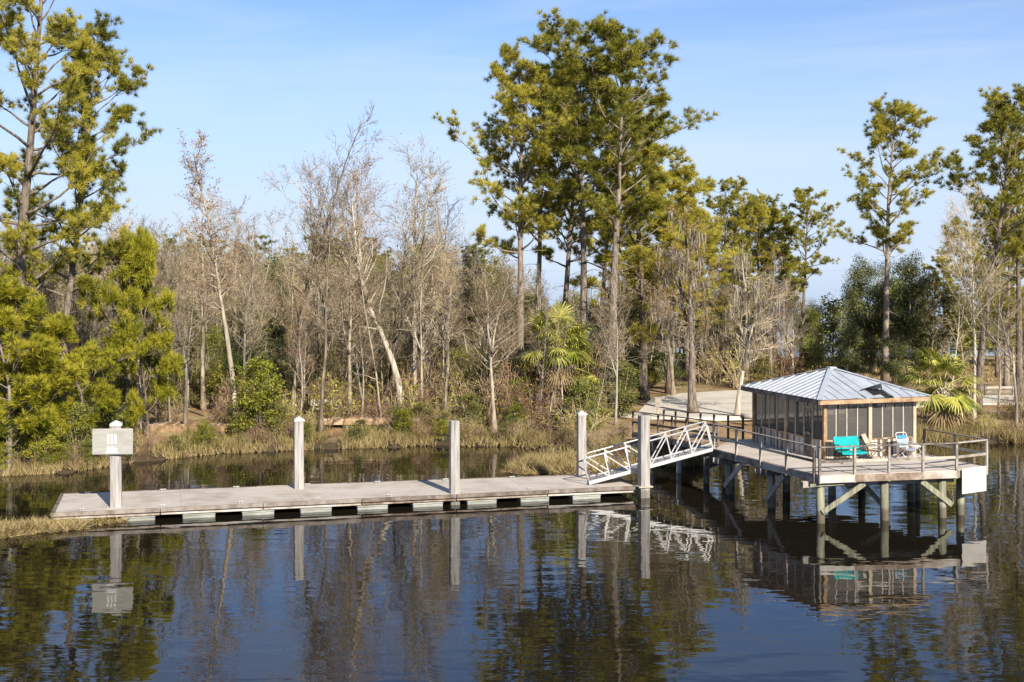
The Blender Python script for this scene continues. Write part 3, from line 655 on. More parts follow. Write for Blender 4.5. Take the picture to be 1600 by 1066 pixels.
def post_sign(x, y, w, h, z, label, mat):
    t = thing('trail_sign', label, 'sign', (x, y, float(gh(x, y)) - .05), R(8))
    g = Geo(); g.box((0, 0, z / 2 + .1), (.1, .1, z + .2)); g.build('post', 'wood_tan', t)
    g = Geo(); g.box((0, -.075, z), (w, .04, h)); g.build('board', mat, t, bevel=.02)
post_sign(gx(1028, 73.5), 73.5, .42, .55, 1.0, 'small brown trail sign on a post beside the concrete drive', 'wood')
post_sign(gx(838, 74), 74, .7, .55, 1.35, 'small white sign nailed up among the bank trees', 'white')
post_sign(gx(822, 74.5), 74.5, .42, .5, 1.0, 'small white placard low among the bank trees', 'white')
lg = Geo(); lg.tube([(gx(1158, 72.6), 72.6, 1.28), (gx(1182, 72.2), 72.2, 1.26)], [.16, .15], 10)
tag(lg.build('log', 'wood', smooth=True), 'cut log lying at the concrete drive edge by the pavilion', 'log')
fe = thing('rail_fence', 'low dark wooden rail fence on the dirt bank at the right', 'fence', (gx(1540, 86), 86, 1.0))
for k in range(6): g = Geo(); g.box((k * 1.9, k * .1, .35), (.14, .14, .8)); g.build('post', 'wood', fe)
for k in range(5):
    for z in (.38, .66): g = Geo(); g.bar((k * 1.9 + .07, k * .1, z), (k * 1.9 + 1.83, k * .1 + .1, z), .06, .14); g.build('rail', 'wood', fe)

# ------------------------------------------------------------------ plants
UP = Vector((0, 0, 1))
def path(r, p, d, Ln, n, wander, trop, droop=0):
    p = Vector(p); d = Vector(d).normalized(); pts = [p.copy()]
    for i in range(n):
        d = (d + Vector((r.gauss(0, wander), r.gauss(0, wander), r.gauss(0, wander) + trop - droop * i / n))).normalized()
        p = p + d * (Ln / n); pts.append(p.copy())
    return pts
def along(pts, t):
    f = t * (len(pts) - 1); i = min(int(f), len(pts) - 2); return pts[i].lerp(pts[i + 1], f - i), (pts[i + 1] - pts[i]).normalized()
def side_dir(r, d, ang, az=None):
    a = d.orthogonal().normalized(); b = d.cross(a); az = r.uniform(0, 2 * math.pi) if az is None else az
    return d * math.cos(ang) + (a * math.cos(az) + b * math.sin(az)) * math.sin(ang)
def tp(r0, r1, n): return [r0 + (r1 - r0) * (i / n) ** .8 for i in range(n + 1)]

def np_blades(cen, axis, n, Lmin, Lmax, w, spread, rng):
    """n tapering blades from every centre: (k*n*3,3) verts and tri faces"""
    cen = np.repeat(np.asarray(cen), n, 0); axis = np.repeat(np.asarray(axis), n, 0)
    d = axis + rng.normal(size=cen.shape) * spread; d /= np.linalg.norm(d, axis=1, keepdims=True) + 1e-9
    s = np.cross(d, rng.normal(size=cen.shape)); s /= np.linalg.norm(s, axis=1, keepdims=True) + 1e-9
    ln = rng.uniform(Lmin, Lmax, (len(cen), 1)); b = cen + d * ln * .08
    V = np.stack([b - s * w, b + s * w, cen + d * ln], 1).reshape(-1, 3)
    return V, np.arange(len(V)).reshape(-1, 3)
def np_leaves(cen, rng, Lf, Wf, updir=.5):
    """one folded diamond leaf (quad) at every centre"""
    k = len(cen); d = rng.normal(size=(k, 3)); d[:, 2] = d[:, 2] * .6 + .1; d /= np.linalg.norm(d, axis=1, keepdims=True)
    nr = rng.normal(size=(k, 3)); nr[:, 2] += updir * 2; s = np.cross(d, nr); s /= np.linalg.norm(s, axis=1, keepdims=True) + 1e-9
    ln = Lf * rng.uniform(.7, 1.3, (k, 1)); wd = Wf * rng.uniform(.7, 1.3, (k, 1))
    V = np.stack([cen, cen + d * ln * .5 + s * wd * .5, cen + d * ln, cen + d * ln * .5 - s * wd * .5], 1).reshape(-1, 3)
    return V, np.arange(len(V)).reshape(-1, 4)

class Proto:
    """a kind of plant: its parts as shared meshes"""
    def __init__(s, height): s.parts = []; s.h = height; s.raw = []
    def add(s, nm, me): s.parts.append((nm, me)); return s
def place(pr, name, label, cat, x, y, h, rz=None, group=None, sx=1.0, z=None):
    k = h / pr.h
    t = thing(name, label, cat, (x, y, float(gh(x, y)) - .06 if z is None else z), rnd.uniform(0, 6.28) if rz is None else rz, group, (k * sx, k * sx, k))
    for nm, me in pr.parts: link(nm, me, t)
    return t

def bare_tree(seed, H=12, r0=.16, n1=24, t0=.32, spread=(.6, 1.0), l1=.26, fork=False, leaves=0, leafmat='leaf_rust', lean=.0, moss=0, twigmat='twig', bark='bark_pale', n2=7, n3=4, wand=.05, crooked=.16):
    r = random.Random(seed); rng = np.random.default_rng(seed)
    G1, G2 = Geo(), Geo(); tips = []; mosspts = []
    tr = path(r, (0, 0, 0), (lean, lean * .3, 1), H * .97, 14, wand, .02)
    rad = tp(r0, r0 * .12, 14); rad[0] *= 1.45; rad[1] *= 1.1
    G1.tube(tr, rad, 8)
    stems = [(tr, r0, t0, 1.0)]
    if fork:
        for q in range(fork):
            p, d = along(tr, r.uniform(.3, .5)); f = path(r, p, side_dir(r, d, r.uniform(.35, .6)), H * r.uniform(.42, .55), 9, .08, .10); G1.tube(f, tp(r0 * .62, r0 * .08, 9), 6); stems.append((f, r0 * .6, .15, .75))
    for st, rr0, s0, fr in stems:
        for i in range(int(n1 * fr)):
            t = s0 + (1 - s0) * (i + r.random()) / (n1 * fr); t = min(t, .985)
            p, d = along(st, t); Lb = H * l1 * (1.1 - .75 * t) * r.uniform(.55, 1.25) * (1 if fr == 1 else .8)
            b = path(r, p, side_dir(r, d, r.uniform(*spread)), Lb, 6, crooked, .07); rb = max(.014, rr0 * (1 - t * .85) * .42)
            G1.tube(b, tp(rb, .007, 6), 5)
            mosspts += [(q, Lb) for q in b[2:]]
            for j in range(n2):
                p2, d2 = along(b, r.uniform(.2, 1)); L2 = Lb * r.uniform(.25, .5)
                b2 = path(r, p2, side_dir(r, d2, r.uniform(.4, .95)), L2, 3, .2, .05); G2.tube(b2, [.010, .008, .006, .004], 3, False)
                for q in range(n3):
                    p3, d3 = along(b2, r.uniform(.15, 1)); b3 = path(r, p3, side_dir(r, d3, r.uniform(.35, .9)), L2 * r.uniform(.3, .7), 2, .2, .04)
                    G2.tube(b3, [.007, .005, .003], 3, False); tips.append(b3[-1]); tips.append(b3[1])
    pr = Proto(H)
    pr.add('trunk', G1.mesh('trunk', bark, True)); pr.add('crown', G2.mesh('crown', twigmat))
    if leaves:
        cen = np.array([tips[r.randrange(len(tips))] for _ in range(leaves)]) + rng.normal(size=(leaves, 3)) * .05
        V, F = np_leaves(cen, rng, .11, .06); pr.add('dead_leaves', np_mesh('dead_leaves', V, F, leafmat))
    if moss:
        V = []; F = []
        for q in range(moss):
            p, lb = mosspts[r.randrange(len(mosspts))]
            for s in range(9):
                c = p + Vector((r.gauss(0, .13), r.gauss(0, .13), 0)); ln = r.uniform(.15, .5) + r.random() ** 3 * 1.1; w_ = r.uniform(.010, .028); a = r.uniform(0, 6.28); sx_, sy_ = math.cos(a), math.sin(a); o = len(V)
                dx, dy = r.gauss(0, .05), r.gauss(0, .05)
                for k, (tt, ww) in enumerate(((0, .6), (.35, 1), (.7, .7), (1, .1))):
                    jx = math.sin(tt * 7 + a) * .04; V += [(c.x + dx * tt + jx - sx_ * w_ * ww, c.y + dy * tt - sy_ * w_ * ww, c.z - ln * tt), (c.x + dx * tt + jx + sx_ * w_ * ww, c.y + dy * tt + sy_ * w_ * ww, c.z - ln * tt)]
                F += [[o + 2 * k, o + 2 * k + 1, o + 2 * k + 3, o + 2 * k + 2] for k in range(3)]
        pr.add('moss', np_mesh('moss', V, np.array(F), 'moss'))
    return pr

def pine(seed, H=22, r0=.27, t0=.5, n1=36, l1=.19, nt=44, mat='needles', wand=.018, blade=.0135, Lb=(.2, .42), n2=10, n3=5, droop=.0, dead=10, up1=(.9, 1.45), flat=.35):
    r = random.Random(seed); rng = np.random.default_rng(seed); G1, G2 = Geo(), Geo(); cen = []; axs = []
    tr = path(r, (0, 0, 0), (r.gauss(0, .03), r.gauss(0, .03), 1), H * .96, 16, wand, .03); rad = tp(r0, r0 * .14, 16); rad[0] *= 1.25
    G1.tube(tr, rad, 10)
    for i in range(dead):
        t = r.uniform(t0 * .6, t0 + .1); p, d = along(tr, t); b = path(r, p, side_dir(r, d, r.uniform(1.1, 1.6)), r.uniform(.5, 1.8), 4, .2, .02); G2.tube(b, tp(.03, .008, 4), 4)
    for i in range(n1):
        t = t0 + (.985 - t0) * ((i + r.random()) / n1); p, d = along(tr, t)
        u = (t - t0) / (1 - t0); prof = (.55 + 1.0 * u) if u < .35 else (1.05 - .78 * (u - .35) / .65)
        Lm = H * l1 * prof * r.uniform(.45, 1.25)
        b = path(r, p, side_dir(r, d, r.uniform(*up1) * (1 - .35 * u), i * 2.4 + r.uniform(-.5, .5)), Lm, 7, .13, .06, droop)
        G1.tube(b, tp(max(.025, r0 * .32 * (1 - .7 * u)), .012, 7), 5)
        for j in range(n2):
            tt = r.uniform(.42, 1) if j else 1.0
            p2, d2 = along(b, tt); s = side_dir(r, d2, r.uniform(.3, 1.0)); s.z = s.z * flat + .18; L2 = r.uniform(.35, 1.0) * (.5 + Lm * .17)
            b2 = path(r, p2, s, L2, 4, .18, .09); G2.tube(b2, tp(.016, .006, 4), 3, False)
            for q in range(n3):
                p3, d3 = along(b2, r.uniform(.3, 1) if q else 1.0); s3 = side_dir(r, d3, r.uniform(.2, .9)); s3.z += .25
                e = p3 + s3.normalized() * r.uniform(.08, .35); G2.tube([p3, e], [.008, .005], 3, False); cen.append(e); axs.append(s3.normalized() + Vector((0, 0, .35)))
    V, F = np_blades(np.array(cen), np.array(axs), nt, Lb[0], Lb[1], blade, .75, rng)
    pr = Proto(H); pr.add('trunk', G1.mesh('trunk', 'bark_pine', True)); pr.add('branches', G2.mesh('branches', 'bark_pine')); pr.add('crown', np_mesh('crown', V, F, mat))
    return pr

def leafy(seed, H, lobes, nleaf, Lf, Wf, mat, stem=.05, stems=5, shell=.45, trunk_h=0, bark='bark_pale'):
    """leafy shrub or round evergreen: many leaves in uneven clumps on forking stems"""
    r = random.Random(seed); rng = np.random.default_rng(seed); G1 = Geo(); cl = []; limbs = []
    if trunk_h: tr0 = path(r, (0, 0, 0), (0, 0, 1), trunk_h, 5, .06, .03); G1.tube(tr0, tp(stem * 1.6, stem, 5), 8)
    base = tr0[-1] if trunk_h else Vector((0, 0, 0))
    for i in range(lobes):
        if trunk_h and i >= 9:                          # bigger crowns: lobes gather round nine limbs
            c = limbs[i % 9] + Vector((r.gauss(0, .075), r.gauss(0, .075), r.gauss(0, .05))) * H; c.z = max(c.z, H * .12); cl.append((c, H * r.uniform(.045, .10))); continue
        a = r.uniform(0, 6.28); rr_ = H * r.uniform(.04, .36); zz = (trunk_h * .75 if trunk_h else H * .12) + (H - trunk_h * .75) * r.random() ** .8 * .86
        rr_ *= math.sqrt(max(.12, 1 - ((zz / H - .42) / .62) ** 2)); c = Vector((math.cos(a) * rr_, math.sin(a) * rr_, zz)); limbs.append(c); cl.append((c, H * r.uniform(.06, .135)))
        if i < stems * 4:
            m = base.lerp(c, .5) + Vector((r.gauss(0, .1), r.gauss(0, .1), r.uniform(0, .15))) * H * .15; G1.tube([base, m, c], [stem * .6, stem * .35, .008], 4, False)
    w_ = np.array([c[1] ** 2 for c in cl]); w_ /= w_.sum(); idx = rng.choice(len(cl), nleaf, p=w_)
    cc = np.array([tuple(c[0]) for c in cl])[idx]; rad = np.array([c[1] for c in cl])[idx][:, None]
    d = rng.normal(size=(nleaf, 3)); d /= np.linalg.norm(d, axis=1, keepdims=True); P = cc + d * rad * (shell + (1.15 - shell) * rng.random((nleaf, 1))) * np.array([1.15, 1.15, .8])
    P[:, 2] = np.maximum(P[:, 2], .03)
    V, F = np_leaves(P, rng, Lf, Wf, .8)
    pr = Proto(H); pr.add('trunk' if trunk_h else 'stem', G1.mesh('stem', bark, True)); pr.add('crown' if trunk_h else 'foliage', np_mesh('foliage', V, F, mat)); return pr

def twig_bush(seed, H=2.0, n=26, mat='twig', leaves=200, leafmat='leaf_rust'):
    r = random.Random(seed); rng = np.random.default_rng(seed); G = Geo(); tips = []
    for i in range(n):
        b = path(r, (r.gauss(0, .25), r.gauss(0, .25), 0), (r.gauss(0, .4), r.gauss(0, .4), 1), H * r.uniform(.45, 1), 5, .14, .02); G.tube(b, tp(.016, .005, 5), 3, False)
        for j in range(7):
            p, d = along(b, r.uniform(.2, 1)); c = path(r, p, side_dir(r, d, r.uniform(.3, 1.0)), H * r.uniform(.12, .35), 3, .2, .0); G.tube(c, [.008, .006, .005, .003], 3, False); tips += c[1:]
    pr = Proto(H); pr.add('stem', G.mesh('stem', mat))
    cen = np.array([tips[r.randrange(len(tips))] for _ in range(leaves)]) + rng.normal(size=(leaves, 3)) * .05
    V, F = np_leaves(cen, rng, .10, .05); pr.add('foliage', np_mesh('foliage', V, F, leafmat)); return pr

def palm(seed, trunk=3.0, n=34, fl=1.0):
    r = random.Random(seed); G = Geo(); T = Geo(); Dd_ = Geo()
    tr = path(r, (0, 0, 0), (.03, 0, 1), trunk, 8, .03, .05); T.tube(tr, [.24] + [.19] * 8, 10)
    for i in range(60):                                 # boots: old leaf bases
        t = i / 60; p, d = along(tr, t); a = i * 2.4; o = Vector((math.cos(a), math.sin(a), 0)); T.bar(p + o * .16, p + o * .33 + Vector((0, 0, .24)), .11, .04)
    top = tr[-1]
    for i in range(n):
        dead = i >= n - 6; el = r.uniform(-.35, 1.35) if not dead else r.uniform(-1.2, -.7); a = i * 2.4 + r.uniform(-.3, .3)
        d = Vector((math.cos(a) * math.cos(el), math.sin(a) * math.cos(el), math.sin(el))); pl_ = r.uniform(.75, 1.15) * fl
        pet = path(r, top + d * .1, d, pl_, 4, .03, 0, .22); g = Dd_ if dead else G
        g.tube(pet, [.025, .02, .018, .015, .012], 4, False)
        tip = pet[-1]; ax_ = (pet[-1] - pet[-2]).normalized(); sd_ = ax_.cross(UP); sd_ = sd_.normalized() if sd_.length > .01 else Vector((1, 0, 0)); nn = sd_.cross(ax_)
        m = 24; fr = r.uniform(.65, .95) * fl
        for k in range(m):
            th = (k / (m - 1) - .5) * 4.0; dr = ax_ * math.cos(th) + sd_ * math.sin(th) + nn * (-.18 * abs(math.sin(th)) + r.gauss(0, .05)); dr.normalize(); ln = fr * (1.0 - .28 * abs(th) / 2) * r.uniform(.9, 1.08)
            sdv = dr.cross(nn).normalized() * .034 * fl; p0 = tip; p1 = tip + dr * ln * .5; p2 = tip + dr * ln * .85 - UP * ln * .10; p3 = tip + dr * ln - UP * ln * .28
            g.add([p0, p1 - sdv, p1 + sdv, p2 - sdv * .6, p2 + sdv * .6, p3], [[0, 1, 2], [1, 3, 4, 2], [3, 5, 4]])
    pr = Proto(trunk + 1.4); pr.add('trunk', T.mesh('trunk', 'bark_pale')); pr.add('crown', G.mesh('crown', 'palm')); pr.add('dead_fronds', Dd_.mesh('dead_fronds', 'palm_dead')); return pr

# -- prototypes
BT = [bare_tree(100 + i, 12, r0=[.11, .14, .10, .13, .12, .15, .10, .12][i], n1=[24, 28, 22, 26, 26, 30, 20, 26][i], t0=[.3, .35, .25, .3, .42, .35, .2, .3][i], fork=[0, 1, 0, 0, 1, 2, 0, 1][i],
                leaves=[0, 150, 300, 700, 120, 0, 500, 400][i], twigmat=['twig', 'twig_dark', 'twig', 'twig_red', 'twig', 'twig_dark', 'twig', 'twig_dark'][i], bark=['bark_pale', 'bark_dark', 'bark_pale', 'bark_dark', 'bark_pale', 'bark_pale', 'bark_pale', 'bark_dark'][i], leafmat=['leaf_rust', 'leaf_rust', 'leaf_green', 'leaf_rust', 'leaf_rust', 'leaf_rust', 'leaf_rust', 'leaf_green'][i], wand=.035 + .012 * (i % 4), lean=.05 * (i % 3 - 1)) for i in range(8)]
PINES = [pine(200 + i, 22, t0=[.42, .48, .40, .52, .44][i], n1=[34, 33, 37, 30, 36][i], l1=[.22, .23, .24, .23, .2][i], flat=.25) for i in range(5)]
PINES.append(pine(206, 17, t0=.24, n1=46, l1=.23, n2=10, n3=5, up1=(1.0, 1.6), flat=.3))
PFAR = [pine(240 + i, 14, r0=.17, t0=.45, n1=22, n2=5, n3=3, nt=18, l1=.2, mat='needles_far', blade=.04, Lb=(.25, .42)) for i in range(3)]

# -- the trees that stand out
PG, BG = 'tall pines', 'bare trees standing on the far bank'
def P_(i, px, Y, topy, label, rz=None, sx=1.0, name='pine_tree'):
    h = CAM_H + (421 - topy) * Y / 2000 - float(gh(gx(px, Y), Y)); place(PINES[i] if isinstance(i, int) else i, name, label, 'pine', gx(px, Y), Y, h, rz, PG, sx)
big1 = pine(301, 25, r0=.40, t0=.30, n1=48, l1=.24, nt=48, n2=12, n3=5, wand=.03, mat='needles', blade=.0125, Lb=(.18, .42), up1=(.9, 1.6))
big2 = pine(302, 22, r0=.27, t0=.35, n1=40, l1=.20, nt=48, n2=11, n3=5, wand=.035, blade=.0125, Lb=(.18, .42), up1=(.9, 1.6))
young = pine(303, 7, r0=.10, t0=.10, n1=26, l1=.36, nt=60, n2=9, n3=5, wand=.05, mat='needles_young', blade=.0115, Lb=(.2, .36), dead=0, up1=(.9, 1.5), flat=.5)
young2 = pine(304, 6, r0=.09, t0=.08, n1=24, l1=.40, nt=60, n2=9, n3=5, wand=.06, mat='needles_young', blade=.0115, Lb=(.2, .36), dead=0, up1=(.9, 1.6), flat=.5)
P_(big1, 45, 62, -110, 'huge spreading pine filling the left edge of the view', 1.0)
P_(big2, 92, 64, 20, 'second big pine with curved trunk right of the huge left one', 2.2)
P_(young, 10, 59.6, 452, 'young bright green pine hanging over the water at the far left', .4, 1.2, 'young_pine')
P_(young2, 130, 63.4, 500, 'young bright green pine on the bank behind the dock sign', 1.4, 1.05, 'young_pine')
P_(young, 62, 61.5, 540, 'low bushy young pine between the two left ones at the water', 2.9, 1.3, 'young_pine')
P_(young2, 232, 67.5, 372, 'slender young pine with its crown left of the bare red-twigged tree', 3.3, .62, 'young_pine')
P_(0, 812, 80, 78, 'leftmost tall pine of the central group, leaning crown', .3, 1.12)
P_(1, 838, 84, 100, 'tall pine with dark trunk second from left in the central group', 1.9, 1.0)
P_(2, 876, 83, 84, 'dark-trunked pine in the middle of the central group', 2.7, 1.0)
P_(3, 911, 80, 42, 'tall pine with straight grey trunk left of the tallest central pine', 4.0, 1.15)
P_(4, 957, 77, 30, 'tallest pine of the central group with pale bare lower trunk', 5.1, 1.2)
P_(2, 936, 88, 130, 'thin pine showing between the two tallest central pines', .9, .9)
P_(5, 1006, 84, 190, 'broad pine sloping down the right side of the central group', 3.6, 1.25)
P_(5, 1046, 88, 255, 'lower rounded pine at the right foot of the central group', 2.0, 1.2)
P_(3, 1128, 104, 286, 'round topped pine behind the mossy trees', 1.1, 1.25); P_(4, 1186, 106, 302, 'narrower pine right of the round topped one behind the mossy trees', .5, 1.0)
P_(1, 1253, 112, 292, 'slim pine standing alone left of the sea gap', 2.5, 1.1)
P_(4, 1383, 96, 154, 'tall pine with long bare trunk rising behind the pavilion roof', 3.9, 1.15)
P_(2, 1527, 78, 138, 'tall pine behind the right deck corner with wide layered crown', 1.3, 1.15)
P_(0, 1592, 82, 168, 'tall pine cut by the right edge of the view', .2, 1.15); P_(5, 1572, 92, 300, 'shorter dark pine behind the right edge pines', .2, 1.1)

MIDL = ['pine rising directly behind the dark trunked mossy tree', 'lower pine between the two mossy trees by the drive', 'tall pine between the round topped pine and its narrower neighbour', 'low pine behind the pale trunked mossy tree',
        'pine just right of the narrower pine behind the mossy trees', 'low pine close left of the slim pine by the sea gap', 'pine behind the broad pine at the right foot of the central group', 'pine behind the tallest central pine on its right',
        'pine between the two tall pines at the right edge', 'low pine right of the dark evergreens behind the right palm']
for q_, (px_, Y_, top_, i_) in enumerate(((1075, 98, 330, 5), (1102, 101, 372, 0), (1150, 108, 318, 2), (1168, 100, 385, 5), (1212, 112, 322, 5), (1232, 118, 395, 0), (1030, 104, 360, 2), (985, 100, 330, 5), (1558, 100, 330, 0), (1478, 108, 400, 5))):
    h_ = CAM_H + (421 - top_) * Y_ / 2000 - 1; place(PINES[i_], 'mid_pine', MIDL[q_], 'pine', gx(px_, Y_), Y_, h_, q_ * 1.3, 'pines of the right tree belt', 1.25)
def B_(pr, px, Y, topy, label, rz=None, sx=1.0, name='bare_tree'):
    h = CAM_H + (421 - topy) * Y / 2000 - float(gh(gx(px, Y), Y)); place(pr, name, label, 'tree', gx(px, Y), Y, h, rz, BG, sx)
cyp = bare_tree(401, 17, r0=.19, n1=44, t0=.42, l1=.17, spread=(.8, 1.2), leaves=2600, twigmat='twig_red', n2=8)
crook = bare_tree(402, 19, r0=.17, n1=26, t0=.45, l1=.2, fork=1, wand=.075, leaves=200)
spread1 = bare_tree(403, 16, r0=.24, n1=34, t0=.35, l1=.30, fork=2, leaves=1500, n2=8, twigmat='twig_red')
spread2 = bare_tree(404, 16, r0=.2, n1=34, t0=.4, l1=.28, fork=1, leaves=500, n2=8)
forked = bare_tree(405, 9, r0=.13, n1=26, t0=.35, l1=.36, fork=2, wand=.06, n2=8, n3=5)
mossy1 = bare_tree(406, 13, r0=.27, n1=26, t0=.28, l1=.30, fork=1, moss=150, leaves=1600, spread=(.9, 1.35), twigmat='twig_red', bark='bark_pine')
mossy2 = bare_tree(407, 10, r0=.16, n1=24, t0=.3, l1=.36, fork=1, moss=90, spread=(.9, 1.35), crooked=.22)
B_(cyp, 370, 69.5, 203, 'tall bare tree with red-brown twigs and smooth pale trunk left of the capped pile', 1.0)
B_(crook, 457, 73, 148, 'tallest bare tree with crooked pale trunk behind the capped pile', 2.0)
B_(spread1, 628, 74, 222, 'big dark spreading bare tree behind the uncapped pile', .5)
B_(spread2, 650, 75.5, 236, 'upright bare tree close right of the big dark spreading one', 3.0)
B_(BT[4], 500, 70.6, 300, 'leaning bare tree with blackened trunk base beside the bench', .3)
B_(BT[5], 545, 73, 330, 'bare tree with thin pale trunk between the bench and the big dark one', 1.3)
B_(BT[1], 696, 82, 288, 'thin bare tree alone against the sky left of the central pines', 2.3, .8)
B_(forked, 772, 71.5, 418, 'small bare tree forking low with white trunk right of the uncapped pile', 1.2, 1.1)
B_(BT[2], 856, 70.8, 470, 'thin straight bare sapling in front of the tall palm', .4); B_(BT[6], 928, 69.5, 520, 'pale crooked sapling left of the capped pile by the gangway', 2.0)
B_(BT[0], 222, 68.6, 330, 'pale bare trunk right of the dock sign', .8); B_(BT[3], 196, 69.5, 350, 'pale bare trunk right above the dock sign', 2.8)
B_(BT[7], 288, 70, 345, 'leaning bare tree with low white branches over the bank right of the sign', 4.1, 1.1); B_(BT[5], 318, 78, 300, 'bare tree rising behind the leaning one right of the sign', 5.0)
B_(mossy1, 1083, 75.5, 318, 'dark trunked bare tree draped in grey moss by the concrete drive', .2, 1.15, 'mossy_tree'); B_(mossy2, 1152, 74.6, 392, 'pale trunked mossy tree at the left roof corner of the pavilion', 1.8, 1.15, 'mossy_tree')
B_(mossy2, 1052, 86, 420, 'smaller mossy tree at the back edge of the concrete drive', 4.4, 1.1, 'mossy_tree'); B_(mossy1, 1200, 92, 395, 'mossy bare tree right behind the pavilion roof', 3.4, .9, 'mossy_tree')
B_(BT[2], 1487, 73.0, 402, 'slim pale bare tree in front of the right palm', 1.1, .8); B_(spread2, 1522, 74.5, 300, 'spreading bare tree with white limbs before the wide right pine', .9, .8)
B_(BT[6], 1448, 80, 440, 'thin bare sapling between the dark oak and the right palm', .2, .7); B_(BT[7], 1588, 73, 392, 'bare tree leaning at the right edge of the bank', 3.0, 1.0); B_(BT[0], 1560, 77, 420, 'bare tree between the two right edge pines', 2.2)

# palms
pm1, pm2 = palm(501, 3.6, 38, 1.25), palm(502, 2.0, 34, 1.15)
place(pm1, 'palm_tree', 'tall cabbage palm in the thicket behind the dock middle', 'palm', gx(862, 75), 75, 5.9, .4)
place(pm2, 'palm_tree', 'short cabbage palm on the dirt bank right of the pavilion roof', 'palm', gx(1472, 72.8), 72.8, 4.3, 1.4)
place(pm2, 'palm_tree', 'small leaning palm half hidden by the tall cabbage palm', 'palm', gx(892, 77.5), 77.5, 4.6, 2.6)
# dark evergreens on the right and others
OAK = [leafy(601, 10, 100, 34000, .16, .085, 'leaf_dark', .16, 10, .35, 2.5), leafy(602, 10, 84, 22000, .17, .09, 'leaf_green', .14, 10, .35, 2.0)]
BUSH = [leafy(611, 2.4, 60, 6500, .085, .042, 'leaf_yellow', .03, shell=.2), leafy(612, 2.2, 50, 5200, .085, .04, 'leaf_olive', .03, shell=.2), leafy(613, 2.4, 60, 6500, .085, .042, 'leaf_green', .03, shell=.2), leafy(614, 2.0, 50, 5000, .085, .042, 'leaf_dark', .03, shell=.2)]
BRUSH = [twig_bush(621), twig_bush(622, 2.0, 32, 'twig_red', 420), twig_bush(623, 2.0, 30, 'twig', 500, 'leaf_yellow')]
def oak(k, px, Y, topy, label, sx=1, name='evergreen_tree'):
    h = CAM_H + (421 - topy) * Y / 2000 - 1.0; place(OAK[k], name, label, 'tree', gx(px, Y), Y, h, None, 'evergreen trees behind the bank', sx)
oak(0, 1360, 104, 395, 'dark rounded evergreen behind the pavilion roof, left of the tall trunk', .72); oak(0, 1420, 100, 390, 'dark rounded evergreen right of the tall bare pine trunk', .78)
oak(1, 1275, 98, 470, 'bright green evergreen behind the pavilion roof peak', .6); oak(0, 1325, 94, 500, 'low dark evergreen just above the pavilion roof', .8); oak(0, 1395, 90, 520, 'low dark evergreen left of the right palm', 1.1)
oak(1, 985, 92, 470, 'green evergreen right of the tallest pine trunk', 1.0)

# -- the forest: trees nobody can tell apart share a label
fr = random.Random(41); pts = []
def ok(x, y, dmin):
    return all((x - a) ** 2 + (y - b) ** 2 > dmin * dmin for a, b in pts)
def inpad(x, y):
    c = False
    for i in range(len(pad)):
        (x1, y1), (x2, y2) = pad[i], pad[i - 1]
        if (y1 > y) != (y2 > y) and x < (x2 - x1) * (y - y1) / (y2 - y1) + x1: c = not c
    return c
n = 0; tries = 0
while n < 285 and tries < 12000:
    tries += 1
    Y = 71.5 + 58 * fr.random() ** 1.35; px = fr.uniform(-20, 985) if fr.random() < .90 else fr.uniform(985, 1240); x = gx(px, Y)
    if Y < shore(x) + 2.2 or inpad(x, Y) or not ok(x, Y, 1.0) or (px > 975 and Y < 91): continue
    pts.append((x, Y)); u = fr.random()
    top = (fr.gauss(425, 26) if u < .8 else fr.uniform(300, 400)) if px < 760 else fr.uniform(410, 500)
    h = max(4.5, CAM_H + (421 - top) * Y / 2000 - 1.0)
    place(BT[fr.randrange(8)], 'forest_tree', 'slim bare grey tree crowded in the forest behind the bank', 'tree', x, Y, h, fr.uniform(0, 6.28), 'crowded bare trees of the forest', fr.uniform(.75, 1.1)); n += 1
n = 0; tries = 0
while n < 46 and tries < 4000:                          # evergreen understorey trees
    tries += 1; Y = 76 + 50 * fr.random(); px = fr.uniform(-10, 1230); x = gx(px, Y)
    if Y < shore(x) + 4 or inpad(x, Y) or not ok(x, Y, 1.6) or (960 < px and Y < 91): continue
    pts.append((x, Y)); h = fr.uniform(3.0, 7.0)
    place(OAK[fr.random() < .6], 'understorey_tree', 'leafy evergreen tree half hidden among the bare forest trees', 'tree', x, Y, h, fr.uniform(0, 6.28), 'evergreen understorey of the forest', fr.uniform(.7, 1.0)); n += 1
for k in range(44):                                     # pine tops beyond the bare forest
    Y = fr.uniform(128, 185); px = fr.uniform(-10, 770); h = CAM_H + (421 - fr.uniform(372, 418)) * Y / 2000 - 1
    place(PFAR[k % 3], 'far_pine', 'green pine top showing over the bare forest', 'pine', gx(px, Y), Y, h, fr.uniform(0, 6.28), 'pine tops beyond the bare forest', 1.35)
for k in range(26):                                     # low trees before the sea on the right
    Y = fr.uniform(108, 130); px = fr.uniform(960, 1610); top = fr.uniform(465, 500) if 1225 < px < 1360 else fr.uniform(425, 480); h = max(3, CAM_H + (421 - top) * Y / 2000 - 1)
    place(OAK[1] if k % 2 else BT[k % 8], 'shore_tree', 'low tree in the belt before the open water on the right', 'tree', gx(px, Y), Y, h, fr.uniform(0, 6.28), 'tree belt before the open water', 1.1)
